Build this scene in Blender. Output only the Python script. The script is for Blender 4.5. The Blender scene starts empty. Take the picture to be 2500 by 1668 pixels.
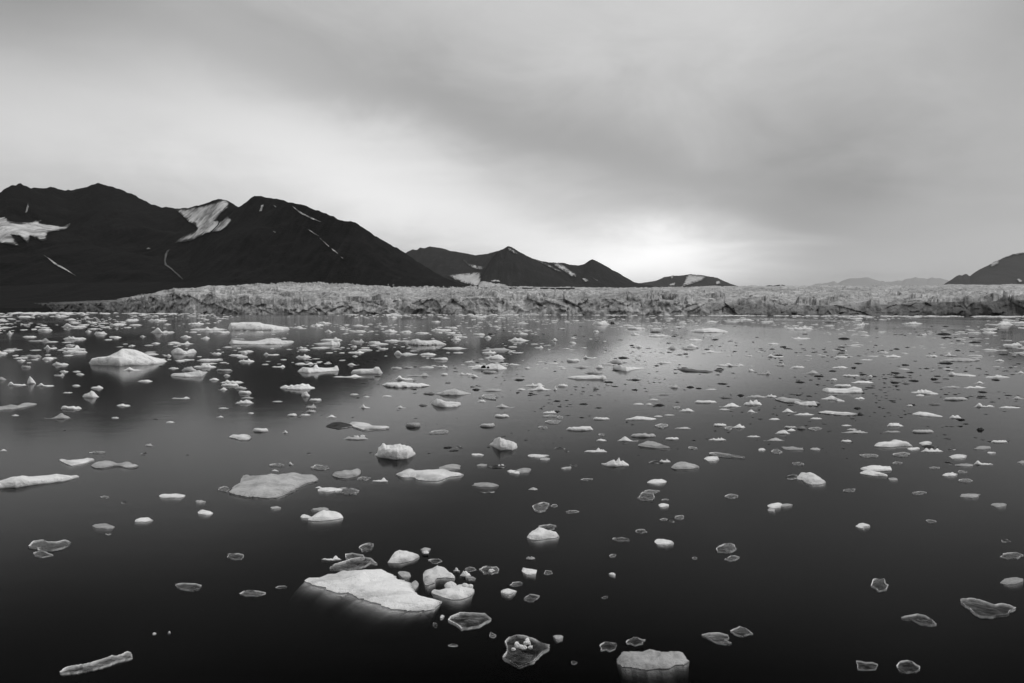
import bpy, math, random
import numpy as np
from mathutils import Vector
from mathutils.bvhtree import BVHTree
from mathutils.geometry import delaunay_2d_cdt
R = math.radians
SC = bpy.context.scene
COL = SC.collection
# ---- camera: 8 m above the water, horizon a little above the far waterline of the photograph
W0, H0, FPX, HC, YH = 2500., 1668., 1667., 8., 752.
PITCH = math.atan((H0 / 2 - YH) / FPX)
CP, SP = math.cos(PITCH), math.sin(PITCH)
def ray(px, py):
    a = (np.asarray(px, float) - W0 / 2) / FPX; b = (H0 / 2 - np.asarray(py, float)) / FPX
    return a, CP + b * SP, -SP + b * CP
def plan_dir(px, py=900.):
    x, y, z = ray(px, py); h = np.hypot(x, y); return x / h, y / h
def slope(px, py):
    x, y, z = ray(px, py); return z / np.hypot(x, y)
def ground(px, py, z=0.):
    x, y, dz = ray(px, py); t = (z - HC) / dz
    return x * t, y * t
def rdist(px, py, z=0.):
    x, y = ground(px, py, z); return np.hypot(x, y)
# ---- numpy noise
def _h(ix, iy, iz):
    n = (ix.astype(np.int64) * 73856093) ^ (iy.astype(np.int64) * 19349663) ^ (iz.astype(np.int64) * 83492791)
    n = (n ^ (n >> 13)) * 1274126177 & 0x7fffffff
    n = (n ^ (n >> 15)) * 2246822519 & 0x7fffffff
    return (n & 0xffffff) / float(0xffffff)
def vn(x, y, z=0.):
    x, y, z = np.broadcast_arrays(np.asarray(x, float), np.asarray(y, float), np.asarray(z, float))
    fx, fy, fz = np.floor(x), np.floor(y), np.floor(z); u, v, w = x - fx, y - fy, z - fz
    u, v, w = (t * t * (3 - 2 * t) for t in (u, v, w)); r = 0
    for i in (0, 1):
        for j in (0, 1):
            for k in (0, 1):
                r = r + _h(fx + i, fy + j, fz + k) * (u if i else 1 - u) * (v if j else 1 - v) * (w if k else 1 - w)
    return r * 2 - 1
def fbm(x, y, z=0., o=4, ridge=False):
    s = 0; a = 1.; t = 0; f = 1.
    for k in range(o):
        n = vn(x * f + 17.3 * k, y * f - 9.1 * k, np.asarray(z) * f + 4.7 * k)
        s = s + a * ((1 - 2 * np.abs(n)) if ridge else n); t += a; a *= .5; f *= 2.07
    return s / t
def facets(x, y):
    fx, fy = np.floor(x), np.floor(y); d1 = np.full(np.shape(x), 9.); out = np.zeros(np.shape(x))
    for i in (-1, 0, 1):
        for j in (-1, 0, 1):
            cx, cy = fx + i, fy + j; o = cx * 0
            px = cx + _h(cx, cy, o + 1); py = cy + _h(cx, cy, o + 2); d = np.hypot(px - x, py - y); m = d < d1
            v = (x - px) * (_h(cx, cy, o + 4) - .5) * 2.4 + (y - py) * (_h(cx, cy, o + 5) - .5) * 2.4 + (_h(cx, cy, o + 3) - .5) * .9
            out = np.where(m, v, out); d1 = np.where(m, d, d1)
    return out
def worley(x, y):
    fx, fy = np.floor(x), np.floor(y); d1 = np.full(np.shape(x), 9.); d2 = d1.copy(); idv = np.zeros(np.shape(x))
    for i in (-1, 0, 1):
        for j in (-1, 0, 1):
            cx, cy = fx + i, fy + j
            px = cx + _h(cx, cy, cx * 0 + 1); py = cy + _h(cx, cy, cx * 0 + 2)
            d = np.hypot(px - x, py - y); m = d < d1
            d2 = np.where(m, d1, np.minimum(d2, d)); idv = np.where(m, _h(cx, cy, cx * 0 + 3), idv); d1 = np.where(m, d, d1)
    return d1, d2, idv
# ---- object helpers
def link(name, me, parent=None):
    o = bpy.data.objects.new(name, me); COL.objects.link(o)
    if parent: o.parent = parent
    return o
def tag(o, label, cat, group=None, kind=None):
    o['label'] = label; o['category'] = cat
    if group: o['group'] = group
    if kind: o['kind'] = kind
    return o
def mesh(name, verts, faces, mats, smooth=True, attr=None, centre=False, parent=None):
    me = bpy.data.meshes.new(name); v = np.asarray(verts, float); c = Vector((0, 0, 0))
    if centre:
        c = Vector((float(v[:, 0].mean()), float(v[:, 1].mean()), 0)); v = v - np.array(c)
    me.from_pydata(v.tolist(), [], faces if isinstance(faces, list) else faces.tolist())
    for m in (mats if isinstance(mats, (list, tuple)) else [mats]): me.materials.append(m)
    if smooth: me.polygons.foreach_set('use_smooth', [True] * len(me.polygons))
    for k, d in (attr or {}).items():
        a = me.attributes.new(k, 'FLOAT', 'POINT'); a.data.foreach_set('value', np.asarray(d, dtype=np.float32))
    me.update()
    o = link(name, me, parent); o.location = c
    return o
def grid_faces(nr, nc, wrap=False):
    i = np.arange(nr - 1)[:, None]; j = np.arange(nc if wrap else nc - 1)[None, :]; j2 = (j + 1) % nc
    return np.stack(np.broadcast_arrays(i * nc + j, i * nc + j2, (i + 1) * nc + j2, (i + 1) * nc + j), -1).reshape(-1, 4)
# ---- materials
class NT:
    def __init__(s, name):
        s.m = bpy.data.materials.new(name); s.m.use_nodes = True; s.t = s.m.node_tree; s.t.nodes.clear()
        s.out = s.t.nodes.new('ShaderNodeOutputMaterial')
    def n(s, typ, **k):
        q = s.t.nodes.new(typ)
        for a, v in k.items():
            if a[0] == '_': setattr(q, a[1:], v)
        for a, v in k.items():
            if a[0] != '_':
                key = int(a[1:]) if a[0] == 'i' and a[1:].isdigit() else a.replace('__', ' ')
                if isinstance(v, bpy.types.NodeSocket): s.t.links.new(v, q.inputs[key])
                else: q.inputs[key].default_value = v
        return q
    def math(s, op, a, b=None, clamp=False):
        k = {'i0': a}
        if b is not None: k['i1'] = b
        return s.n('ShaderNodeMath', _operation=op, _use_clamp=clamp, **k).outputs[0]
    def noise(s, scale, detail=4., rough=.55, vec=None, dist=0.):
        k = dict(Scale=scale, Detail=detail, Roughness=rough, Distortion=dist)
        if vec is not None: k['Vector'] = vec
        return s.n('ShaderNodeTexNoise', **k).outputs[0]
    def ramp(s, f, stops):
        r = s.n('ShaderNodeValToRGB', Fac=f); e = r.color_ramp.elements
        while len(e) < len(stops): e.new(.5)
        for q, (p, v) in zip(e, stops): q.position = p; q.color = (v, v, v, 1)
        return r.outputs[0]
    def obj(s): return s.n('ShaderNodeTexCoord').outputs['Object']
    def pos(s): return s.n('ShaderNodeNewGeometry').outputs['Position']
    def attr(s, a): return s.n('ShaderNodeAttribute', _attribute_name=a).outputs['Fac']
    def rnd(s): return s.n('ShaderNodeObjectInfo').outputs['Random']
    def bump(s, h, st, d): return s.n('ShaderNodeBump', Height=h, Strength=st, Distance=d).outputs[0]
    def polar(t, nb, ior):
        geo = t.n('ShaderNodeNewGeometry')
        ci = t.math('MAXIMUM', t.n('ShaderNodeVectorMath', _operation='DOT_PRODUCT', i0=nb, i1=geo.outputs['Incoming']).outputs['Value'], .001)
        ct = t.math('SQRT', t.math('SUBTRACT', 1., t.math('DIVIDE', t.math('SUBTRACT', 1., t.math('MULTIPLY', ci, ci)), ior ** 2)))
        nc = t.math('MULTIPLY', ci, ior); q = t.math('DIVIDE', t.math('SUBTRACT', nc, ct), t.math('ADD', nc, ct)); return t.math('MULTIPLY', q, q, True)
    def done(s, sh): s.t.links.new(sh, s.out.inputs['Surface']); return s.m
def grey(v): return (v, v, v, 1)

def mat_white_ice(name, lo, hi, rough, sss=.0):
    t = NT(name); ob = t.obj(); r = t.rnd()
    n1 = t.noise(2.2, 6, .6, ob); n2 = t.noise(11, 4, .6, ob)
    v = t.math('ADD', t.math('MULTIPLY', n1, .6), t.math('MULTIPLY', n2, .4))
    v = t.math('ADD', t.math('MULTIPLY', t.math('SUBTRACT', v, .5), 1.5), t.math('ADD', .25, t.math('MULTIPLY', r, .5)), True)
    zone = t.noise(.85, 5, .62, t.n('ShaderNodeMapping', Vector=ob, Scale=(.55, 1.5, 1.), Rotation=(0, 0, .5)).outputs[0], .6)    # glassy zones in the snow ice
    c = t.ramp(v, [(0., lo), (1., hi)])
    c = t.n('ShaderNodeMix', _data_type='RGBA', i0=t.ramp(zone, [(.5, 0), (.66, .55)]), i6=c, i7=grey(lo * .45)).outputs[2]
    thin = t.math('MULTIPLY', t.attr('rim'), t.ramp(t.noise(2.6, 4, .6, ob), [(.35, .1), (.62, 1.)]))
    c = t.n('ShaderNodeMix', _data_type='RGBA', i0=t.math('MULTIPLY', thin, .85), i6=c, i7=grey(.13)).outputs[2]
    band = t.attr('band')                                            # dirt frozen into the ice
    dirt = t.math('MULTIPLY', band, t.ramp(t.noise(1.3, 5, .65, ob), [(.42, 0), (.55, 1)]))
    mix = t.n('ShaderNodeMix', _data_type='RGBA', i0=dirt, i6=c, i7=grey(.06)).outputs[2]
    h = t.math('ADD', t.noise(7, 6, .65, ob), t.math('MULTIPLY', t.noise(30, 3, .6, ob), .3)); h = t.math('ADD', h, t.math('MULTIPLY', t.noise(1.8, 4, .6, t.n('ShaderNodeMapping', Vector=ob, Scale=(.7, 2.2, 1.5), Rotation=(0, 0, .45)).outputs[0], .6), 2.2))
    p = t.n('ShaderNodeBsdfPrincipled', Base__Color=mix, Roughness=rough, Normal=t.bump(h, .75, .07))
    p.inputs['Specular IOR Level'].default_value = .35
    if sss:
        p.inputs['Subsurface Weight'].default_value = sss; p.inputs['Subsurface Radius'].default_value = (.3, .3, .3); p.inputs['Subsurface Scale'].default_value = .4
    return t.done(p.outputs[0])
def mat_clear_ice(name):
    t = NT(name); ob = t.obj()
    nz = t.noise(5, 5, .6, ob)
    streak = t.noise(3, 5, .7, t.n('ShaderNodeMapping', Vector=ob, Scale=(1.2, 4.5, 1.), Rotation=(0, 0, .5)).outputs[0])
    milk = t.math('MULTIPLY', t.attr('milk'), t.ramp(streak, [(.38, .05), (.68, 1.5)]))
    rim = t.math('MULTIPLY', t.attr('rim'), t.ramp(nz, [(.3, .45), (.55, 1.)]))
    w = t.math('ADD', milk, rim, True)
    nb = t.bump(t.noise(9, 5, .6, ob), .35, .03)
    dif = t.n('ShaderNodeBsdfDiffuse', Color=grey(.8), Normal=nb).outputs[0]
    tr = t.n('ShaderNodeBsdfTransparent', Color=grey(.92)).outputs[0]
    gl = t.n('ShaderNodeBsdfGlossy', Color=grey(1), Roughness=.12, Normal=nb).outputs[0]
    a = t.n('ShaderNodeMixShader', i0=w, i1=tr, i2=dif).outputs[0]
    f = t.polar(nb, 1.31)
    return t.done(t.n('ShaderNodeMixShader', i0=f, i1=a, i2=gl).outputs[0])
def mat_dark_ice(name):
    t = NT(name); ob = t.obj(); nz = t.noise(4, 5, .6, ob)
    c = t.ramp(nz, [(.35, .016), (.7, .08)])
    rim = t.math('MULTIPLY', t.attr('rim'), t.ramp(t.noise(6, 3, .6, ob), [(.35, .3), (.6, 1)]))
    c = t.n('ShaderNodeMix', _data_type='RGBA', i0=rim, i6=c, i7=grey(.5)).outputs[2]
    p = t.n('ShaderNodeBsdfPrincipled', Base__Color=c, Roughness=.8, Normal=t.bump(nz, .4, .05)); p.inputs['Specular IOR Level'].default_value = .03
    return t.done(p.outputs[0])
def mat_glacier():
    t = NT('glacier_ice'); po = t.pos(); d = t.attr('dirt'); cre_shade = t.attr('crevice_shade')
    n1 = t.noise(.035, 6, .65, po); n2 = t.noise(.2, 5, .65, po)
    c = t.ramp(t.math('ADD', t.math('MULTIPLY', n1, .45), t.math('MULTIPLY', n2, .55)), [(.38, GL_LO), (.6, GL_HI)])
    big = t.ramp(t.noise(.006, 3, .6, po), [(.35, .62), (.62, 1.)])
    c = t.n('ShaderNodeMix', _data_type='RGBA', _blend_type='MULTIPLY', i0=1., i6=c, i7=big).outputs[2]
    st = t.noise(.05, 5, .7, t.n('ShaderNodeMapping', Vector=po, Scale=(1, .35, 2.2)).outputs[0])
    dm = t.math('MULTIPLY', d, t.ramp(st, [(.3, .75), (.62, 1.05)]), True)
    m = t.n('ShaderNodeMix', _data_type='RGBA', i0=dm, i6=c, i7=grey(.024)).outputs[2]
    m = t.n('ShaderNodeMix', _data_type='RGBA', i0=t.math('MULTIPLY', t.math('MULTIPLY', cre_shade, .36), t.math('SUBTRACT', 1., t.math('MULTIPLY', d, .6))), i6=m, i7=grey(.07)).outputs[2]  # shade of the crevices, painted into the ice colour
    p = t.n('ShaderNodeBsdfPrincipled', Base__Color=m, Roughness=.6, Normal=t.bump(t.noise(.35, 5, .7, po), .7, 1.5)); p.inputs['Specular IOR Level'].default_value = .2
    return t.done(p.outputs[0])
GL_LO, GL_HI = .14, .64
def mat_rock(name, lo, hi, sc=.012):
    t = NT(name); po = t.pos()
    a = t.noise(sc, 8, .65, t.n('ShaderNodeMapping', Vector=po, Scale=(1, 1, .35)).outputs[0])
    b = t.noise(sc * 9, 5, .6, po)
    g = t.noise(sc * 3, 6, .7, t.n('ShaderNodeMapping', Vector=po, Scale=(1.6, .12, .22)).outputs[0], .6)
    c = t.ramp(t.math('ADD', t.math('MULTIPLY', g, .55), t.math('ADD', t.math('MULTIPLY', a, .25), t.math('MULTIPLY', b, .2))), [(.38, lo), (.56, (lo + hi) / 2.4), (.68, hi)])
    p = t.n('ShaderNodeBsdfPrincipled', Base__Color=c, Roughness=.9, Normal=t.bump(t.math('ADD', g, t.math('MULTIPLY', b, .5)), .8, 12.)); p.inputs['Specular IOR Level'].default_value = .05
    return t.done(p.outputs[0])
def mat_snow(name, lo, hi):
    t = NT(name); po = t.pos()
    a = t.noise(.02, 7, .7, t.n('ShaderNodeMapping', Vector=po, Scale=(1.4, .3, .6), Rotation=(0, 0, .4)).outputs[0])
    c = t.ramp(a, [(.4, lo), (.6, hi)])
    f = t.noise(.03, 6, .75, t.n('ShaderNodeMapping', Vector=po, Scale=(1.5, .15, .35)).outputs[0], .5)
    k = t.ramp(t.math('ADD', t.attr('edge'), t.math('MULTIPLY', t.math('SUBTRACT', f, .5), 2.6)), [(.2, 0), (.55, 1)])
    c = t.n('ShaderNodeMix', _data_type='RGBA', i0=k, i6=grey(.018), i7=c).outputs[2]
    p = t.n('ShaderNodeBsdfPrincipled', Base__Color=c, Roughness=.7, Normal=t.bump(t.noise(.05, 5, .6, po), .5, 4.)); p.inputs['Specular IOR Level'].default_value = .1
    return t.done(p.outputs[0])
def mat_water():
    t = NT('sea_water'); po = t.pos()
    mp = t.n('ShaderNodeMapping', Vector=po, Scale=(.35, .9, 1)).outputs[0]
    h = t.math('ADD', t.noise(.9, 4, .6, mp), t.math('MULTIPLY', t.noise(.05, 3, .5, po), 3.))
    nb = t.bump(h, .16, .03)
    calm = t.ramp(t.noise(.012, 3, .55, t.n('ShaderNodeMapping', Vector=po, Scale=(1, .25, 1)).outputs[0]), [(.35, .065), (.7, .145)])   # calm and ruffled water
    gl = t.n('ShaderNodeBsdfGlossy', Color=grey(.9), Roughness=calm, Normal=nb).outputs[0]
    tr = t.n('ShaderNodeBsdfTransparent', Color=grey(.97)).outputs[0]
    f = t.polar(nb, WATER_IOR)
    m = t.n('ShaderNodeMixShader', i0=f, i1=tr, i2=gl).outputs[0]
    vol = t.n('ShaderNodeVolumeAbsorption', Color=grey(0), Density=WATER_ABS).outputs[0]
    t.t.links.new(vol, t.out.inputs['Volume'])
    return t.done(m)
WATER_ABS = 4.6
WATER_IOR = 1.32
def mat_plain(name, v, rough=1.):
    t = NT(name); p = t.n('ShaderNodeBsdfPrincipled', Base__Color=grey(v), Roughness=rough); return t.done(p.outputs[0])
# ---- ice traced from the photograph: tile origins in photo pixels, 3.76 tile units per pixel
TILE = {'A1': (0, 760), 'A2': (625, 760), 'A3': (1250, 760), 'A4': (1875, 760), 'B1': (0, 1040), 'B2': (625, 1040),
        'B3': (1250, 1040), 'B4': (1875, 1040), 'C1': (0, 1354), 'C2': (625, 1354), 'C3': (1250, 1354), 'C4': (1875, 1354)}
# builder (E elevation, S slab), tile, material, kind, short name, label, top contour, bottom contour, options
BIG = [
 ('E','A1','w','iceberg','domed iceberg','large domed white iceberg with a low shelf along its front',
  [(815,466),(850,435),(910,422),(960,420),(1020,405),(1080,375),(1120,355),(1200,348),(1260,360),(1320,385),(1380,410),(1440,430),(1500,440),(1538,455)],
  [(815,476),(840,490),(1000,497),(1100,502),(1250,497),(1350,492),(1450,482),(1538,462)], dict(shelf=[(815,466),(850,440),(960,424),(1020,418),(1080,425),(1160,432),(1230,445),(1300,440),(1380,458),(1480,460),(1538,458)],n=110,amp=.5,ratio=.5)),
 ('E','A1','w','iceberg','tabular iceberg','long flat-topped white iceberg with a steep ribbed end, close to the glacier',
  [(2101,122),(2130,105),(2200,104),(2240,100),(2350,100),(2390,99),(2430,118),(2500,125),(2570,138),(2650,145),(2668,162)],
  [(2101,172),(2130,178),(2350,178),(2500,176),(2600,174),(2668,168)], dict(style='f',n=90)),
 ('E','A1','w','iceberg','twin-peaked iceberg','small twin-peaked white iceberg beyond the domed iceberg',
  [(1570,372),(1600,350),(1640,332),(1670,345),(1690,362),(1720,368),(1740,352),(1780,345),(1810,372)],[(1570,378),(1600,392),(1700,396),(1760,385),(1810,378)],{}),
 ('E','A1','w','ice_floe','pyramid-tipped ice','sharp white ice pyramid standing between two low floes',
  [(244,662),(252,630),(272,594),(300,625),(326,662)],[(244,665),(280,667),(326,666)],dict(ratio=.7)),
 ('E','A1','w','ice_floe','humped white floe','white floe with a low hump near one end, nearer than the domed iceberg',
  [(1565,580),(1600,570),(1720,565),(1790,550),(1825,540),(1860,555),(1905,555)],[(1565,595),(1700,606),(1850,600),(1905,560)],{}),
 ('E','A1','g','ice_floe','long grey floe','long wet grey floe cut by the photo edge below the ice pyramid',
  [(-60,880),(0,875),(90,858),(150,868),(200,845),(250,840),(330,848)],[(-60,915),(0,908),(100,902),(230,880),(330,855)],{}),
 ('E','A1','w','ice_floe','long knobbly floe','long low floe with snowy knobs, just nearer than the tabular iceberg',
  [(2105,290),(2130,262),(2200,270),(2350,275),(2450,254),(2500,246),(2580,255),(2590,268),(2705,272)],[(2105,295),(2140,305),(2350,308),(2500,305),(2640,300),(2705,284)],dict(style='k')),
 ('E','A2','w','iceberg','dark-banded iceberg','rugged white iceberg with a dark band along its waterline',
  [(1365,290),(1400,278),(1440,260),(1490,255),(1520,268),(1580,270),(1630,262),(1680,270),(1720,290),(1750,303)],[(1365,296),(1440,312),(1560,316),(1680,310),(1750,308)],dict(band=1,amp=.7)),
 ('E','A2','w','ice_floe','blunt-ended floe','white floe rising to a blunt lump at one end',
  [(530,298),(600,290),(680,285),(700,272),(740,285),(770,277),(778,300)],[(530,300),(600,310),(700,316),(778,306)],{}),
 ('E','A2','w','ice_floe','two-knobbed floe','flat floe carrying two round snow knobs',
  [(380,548),(430,512),(500,520),(530,515),(538,492),(552,488),(566,492),(572,515),(640,520),(715,515),(728,500),(745,499),(758,515),(762,535)],[(380,554),(480,568),(600,558),(700,552),(762,545)],dict(amp=.3)),
 ('E','A2','w','ice_floe','crest-ended floe','thick bright white floe with a pointed crest at one end',
  [(870,565),(890,540),(960,530),(1040,530),(1080,525),(1095,508),(1130,515),(1150,550),(1165,565)],[(870,570),(960,578),(1130,576),(1165,568)],dict(style='f')),
 ('E','A2','w','ice_floe','toothed floe','white floe with a row of small snow teeth on top',
  [(215,700),(270,675),(300,690),(320,675),(345,685),(370,672),(400,676),(420,663),(450,672),(480,668),(500,690),(540,700)],[(215,705),(300,718),(400,722),(540,708)],dict(amp=.6)),
 ('E','A2','w','ice_floe','streaked floe','broad flat floe with a dark streak across its snow',
  [(1150,675),(1200,655),(1310,655),(1345,648),(1480,665),(1520,658),(1600,682)],[(1150,680),(1210,695),(1300,703),(1490,700),(1600,688)],dict(style='f',band=1)),
 ('E','A2','w','ice_floe','boulder-laden floe','bright white floe with a black boulder on it',
  [(1972,530),(2010,500),(2050,490),(2100,503),(2140,488),(2220,482),(2240,490),(2305,520)],[(1972,533),(2100,538),(2220,540),(2305,530)],dict(amp=.5)),
 ('E','A2','g','ice_floe','low grey dome','low pale grey dome of half-sunk ice',
  [(1645,755),(1700,738),(1760,722),(1825,712),(1890,735),(1972,752)],[(1645,760),(1720,772),(1850,772),(1972,758)],{}),
 ('E','A2','w','ice_floe','smooth lobed floe','thick smooth white floe with a raised lobe at one end',
  [(1600,845),(1630,820),(1660,803),(1700,812),(1740,830),(1800,830),(1870,835),(1882,848)],[(1600,850),(1660,870),(1740,883),(1840,878),(1882,855)],{}),
 ('S','A2','d','ice_floe','dark lens slab','dark wet ice slab with a thin pale rim, touching a white floe',
  [(640,1050),(680,1025),(760,1012),(860,1030),(908,1042)],[(640,1055),(700,1066),(750,1075),(830,1066),(908,1050)],dict(rim=1)),
 ('S','A2','w','ice_floe','split white floe','white floe with a pointed keel beside a dark slab',
  [(860,1015),(900,1010),(1000,1018),(1040,1025),(1080,1045),(1222,1048)],[(860,1020),(900,1050),(1000,1078),(1080,1068),(1222,1062)],dict(zt=.16,skirt=.3)),
 ('E','A3','w','ice_floe','comb-topped floe','white floe with a small comb of ice and a long tapering tail',
  [(920,512),(945,495),(965,488),(975,498),(995,487),(1010,505),(1100,512),(1215,519)],[(920,522),(1000,545),(1050,556),(1100,540),(1215,523)],{}),
 ('E','A3','w','ice_floe','long bright floe','long thick white floe trailing a pale wisp of meltwater',
  [(500,608),(560,595),(700,590),(740,585),(800,595),(840,588),(872,612)],[(500,612),(600,626),(840,629),(872,618)],dict(style='f')),
 ('E','A3','h','ice_floe','long dark floe','long dark low floe drifting between bright floes',
  [(1515,528),(1580,520),(1660,528),(1700,540),(1780,540),(1850,555)],[(1515,534),(1600,552),(1700,558),(1800,563),(1850,558)],{}),
 ('E','A3','w','ice_floe','broad low floe','broad low white floe far out toward the glacier',
  [(1620,184),(1680,165),(1740,158),(1850,154),(1920,170),(1982,186)],[(1620,188),(1750,196),(1880,195),(1982,190)],{}),
 ('E','A3','w','ice_floe','dimpled floe','small white floe with a sharp rise in the middle and a long thin end',
  [(1045,990),(1100,980),(1150,963),(1200,966),(1260,975),(1330,985)],[(1045,993),(1150,998),(1280,999),(1330,990)],{}),
 ('E','A4','g','ice_floe','dark-lumped floe','long grey floe with a dark lump near its end',
  [(1555,452),(1640,440),(1750,430),(1840,432),(1890,445),(1910,430),(1952,445)],[(1555,456),(1700,460),(1850,463),(1952,452)],dict(band=1)),
 ('E','A4','w','ice_floe','horned long floe','long white floe with a small horn at one end',
  [(1650,575),(1690,556),(1720,570),(1830,576),(1912,590)],[(1650,580),(1740,595),(1850,601),(1912,597)],{}),
 ('E','A4','w','ice_floe','thick log floe','thick rounded white floe like a log with a broken end',
  [(500,715),(540,705),(640,710),(740,710),(790,690),(860,708),(877,735)],[(500,730),(560,748),(700,753),(860,750),(877,740)],{}),
 ('E','A4','w','ice_floe','hat-shaped floe','white floe shaped like a peaked hat',
  [(490,805),(540,795),(590,773),(640,798),(712,824)],[(490,809),(620,816),(640,830),(712,830)],{}),
 ('S','A4','g','ice_floe','long flat grey floe','long flat grey-white floe reaching toward a bright saddle-shaped floe',
  [(65,795),(140,778),(190,795),(300,805),(310,820),(482,830)],[(65,800),(160,824),(300,832),(482,839)],dict(zt=.14)),
 ('E','A4','w','ice_floe','saddle floe','bright white saddle-shaped floe, smooth and thick',
  [(230,830),(265,822),(310,840),(370,830),(435,826),(457,858)],[(230,838),(300,862),(360,869),(457,866)],{}),
 ('E','A4','w','ice_floe','crystal-backed floe','white floe with a jagged ridge of ice crystals on its back',
  [(1318,742),(1370,738),(1385,722),(1400,732),(1415,716),(1435,728),(1455,716),(1470,728),(1500,732),(1520,745),(1572,756)],[(1318,748),(1400,758),(1500,766),(1572,762)],{}),
 ('E','A4','w','ice_floe','swan-backed floe','smooth white floe with one high rounded end and a long slope',
  [(1335,942),(1400,922),(1480,930),(1540,945),(1617,965)],[(1335,947),(1440,965),(1560,971),(1617,970)],{}),
 ('S','A4','w','ice_floe','pencil floe','very long thin white floe lying alone in open water',
  [(458,918),(540,910),(640,922),(740,926),(824,934)],[(458,922),(560,934),(700,945),(780,945),(824,939)],dict(zt=.14)),
 ('E','B1','w','ice_floe','long sail-like floe','long pale floe with shaded dips, cut by the photo edge',
  [(-90,520),(0,495),(90,475),(170,460),(240,470),(340,465),(430,455),(490,447),(560,455),(620,462),(665,455),(695,455)],[(-90,580),(0,573),(100,571),(250,548),(430,525),(540,512),(620,492),(695,470)],dict(n=70,style='f',ratio=.3)),
 ('S','B1','w','ice_floe','sled-shaped floe','white sled-shaped floe with pointed ends, beside a wet grey one',
  [(545,300),(590,297),(640,310),(700,305),(760,300),(800,286),(870,298)],[(545,306),(600,332),(660,358),(760,338),(870,305)],dict(zt=.2,skirt=.3)),
 ('S','B1','g','ice_floe','two-lobed grey floe','wet grey floe of two joined lobes beside the sled-shaped floe',
  [(835,350),(900,322),(980,312),(1040,318),(1100,340),(1160,322),(1210,332),(1220,345),(1275,350)],[(835,355),(880,376),(960,376),(1060,352),(1120,358),(1150,372),(1220,370),(1275,356)],dict(zt=.12,skirt=.3)),
 ('S','B1','w','ice_floe','fish-shaped floe','small bright fish-shaped floe alone in open dark water',
  [(2105,90),(2140,71),(2180,80),(2240,74),(2290,78),(2306,95)],[(2105,97),(2160,106),(2200,122),(2280,123),(2306,102)],dict(zt=.2)),
 ('S','B1','g','ice_floe','raft of grey ice','large mottled grey ice raft, half sunk and ragged all round',
  [(2105,580),(2150,540),(2205,505),(2220,450),(2260,437),(2310,455),(2350,455),(2410,460),(2480,430),(2550,440),(2620,430),(2690,425),(2750,435),(2800,445),(2900,445),(2927,478)],[(2105,590),(2180,620),(2260,632),(2350,637),(2450,647),(2550,640),(2640,605),(2730,555),(2810,515),(2927,488)],dict(zt=.12,skirt=.9,dome=.25,n=1)),
 ('S','B1','c','clear_ice_slab','curled clear slab','clear slab with a bright curled front edge above a smaller slab',
  [(262,1105),(300,1062),(390,1046),(440,1066),(520,1068),(600,1048),(655,1072)],[(262,1112),(340,1120),(350,1146),(480,1140),(580,1120),(655,1080)],{}),
 ('E','B2','w','iceberg','snow-crusted berg','blocky bergy bit crusted with snow and undercut at the waterline',
  [(1080,258),(1108,250),(1112,200),(1140,185),(1155,162),(1178,164),(1188,180),(1230,174),(1290,168),(1340,178),(1400,186),(1430,205),(1440,235),(1460,242)],[(1080,268),(1120,285),(1200,298),(1290,308),(1380,300),(1440,270),(1460,255)],dict(style='f',amp=.8,n=70,ratio=.6)),
 ('S','B2','w','ice_floe','kite-shaped floe','broad white kite-shaped floe with a pale underwater foot',
  [(1290,428),(1350,400),(1425,380),(1470,404),(1600,400),(1700,397),(1765,398),(1800,415),(1850,428),(1905,428)],[(1290,438),(1370,462),(1450,452),(1480,478),(1580,487),(1670,490),(1740,470),(1780,450),(1905,436)],dict(zt=.2,skirt=.5,dome=.15)),
 ('S','B2','g','ice_floe','turtle floe','rounded grey-white floe with a white cap and one raised tip',
  [(702,440),(720,425),(760,430),(850,415),(900,402),(930,393),(960,398)],[(702,450),(760,468),(840,474),(920,460),(960,430)],dict(zt=.15,skirt=.4,dome=.2)),
 ('E','B2','w','iceberg','snowball berg','compact bright white lump with a rough snowy top, alone in dark water',
  [(2143,165),(2175,148),(2188,120),(2230,108),(2290,128),(2350,140),(2395,162),(2400,190)],[(2143,172),(2190,195),(2240,222),(2350,222),(2390,205),(2400,195)],dict(amp=.7,n=50)),
 ('S','B2','w','ice_floe','shell-shaped floe','smooth white shell-shaped floe with a pale underwater foot',
  [(480,850),(520,820),(570,795),(640,782),(740,790),(785,808),(802,830)],[(480,858),(560,866),(660,858),(740,850),(802,838)],dict(zt=.15,skirt=.55,dome=.15)),
 ('E','B3','w','iceberg','sailboat ice','white ice with three pointed sail-like fins',
  [(825,340),(860,345),(905,322),(945,308),(958,330),(990,288),(1004,328),(1025,316),(1050,335),(1082,356)],[(825,348),(880,368),(960,374),(1082,362)],dict(n=50,ratio=.35)),
 ('S','B3','g','ice_floe','whale-backed floe','pale grey whale-backed floe with a dark patch near its tail',
  [(1155,170),(1200,152),(1240,140),(1300,150),(1360,165),(1452,195)],[(1155,174),(1240,186),(1340,198),(1452,199)],dict(zt=.16,dome=.2,skirt=.3)),
 ('S','B3','g','ice_floe','fan-ribbed floe','grey-white floe with fan-like ribs and a rounded end',
  [(1463,370),(1490,342),(1540,332),(1620,340),(1720,368)],[(1463,376),(1500,392),(1560,390),(1650,388),(1720,374)],dict(zt=.15,dome=.15,skirt=.3)),
 ('S','B3','c','clear_ice_slab','long crusted slab','long thin clear slab with crumbs of snow along it',
  [(1810,250),(1860,242),(1960,255),(2040,268),(2142,286)],[(1810,256),(1900,275),(2000,286),(2100,296),(2142,290)],{}),
 ('S','B3','w','ice_floe','clam floe','thick rounded floe split like a clam, clear slab behind it',
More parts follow.
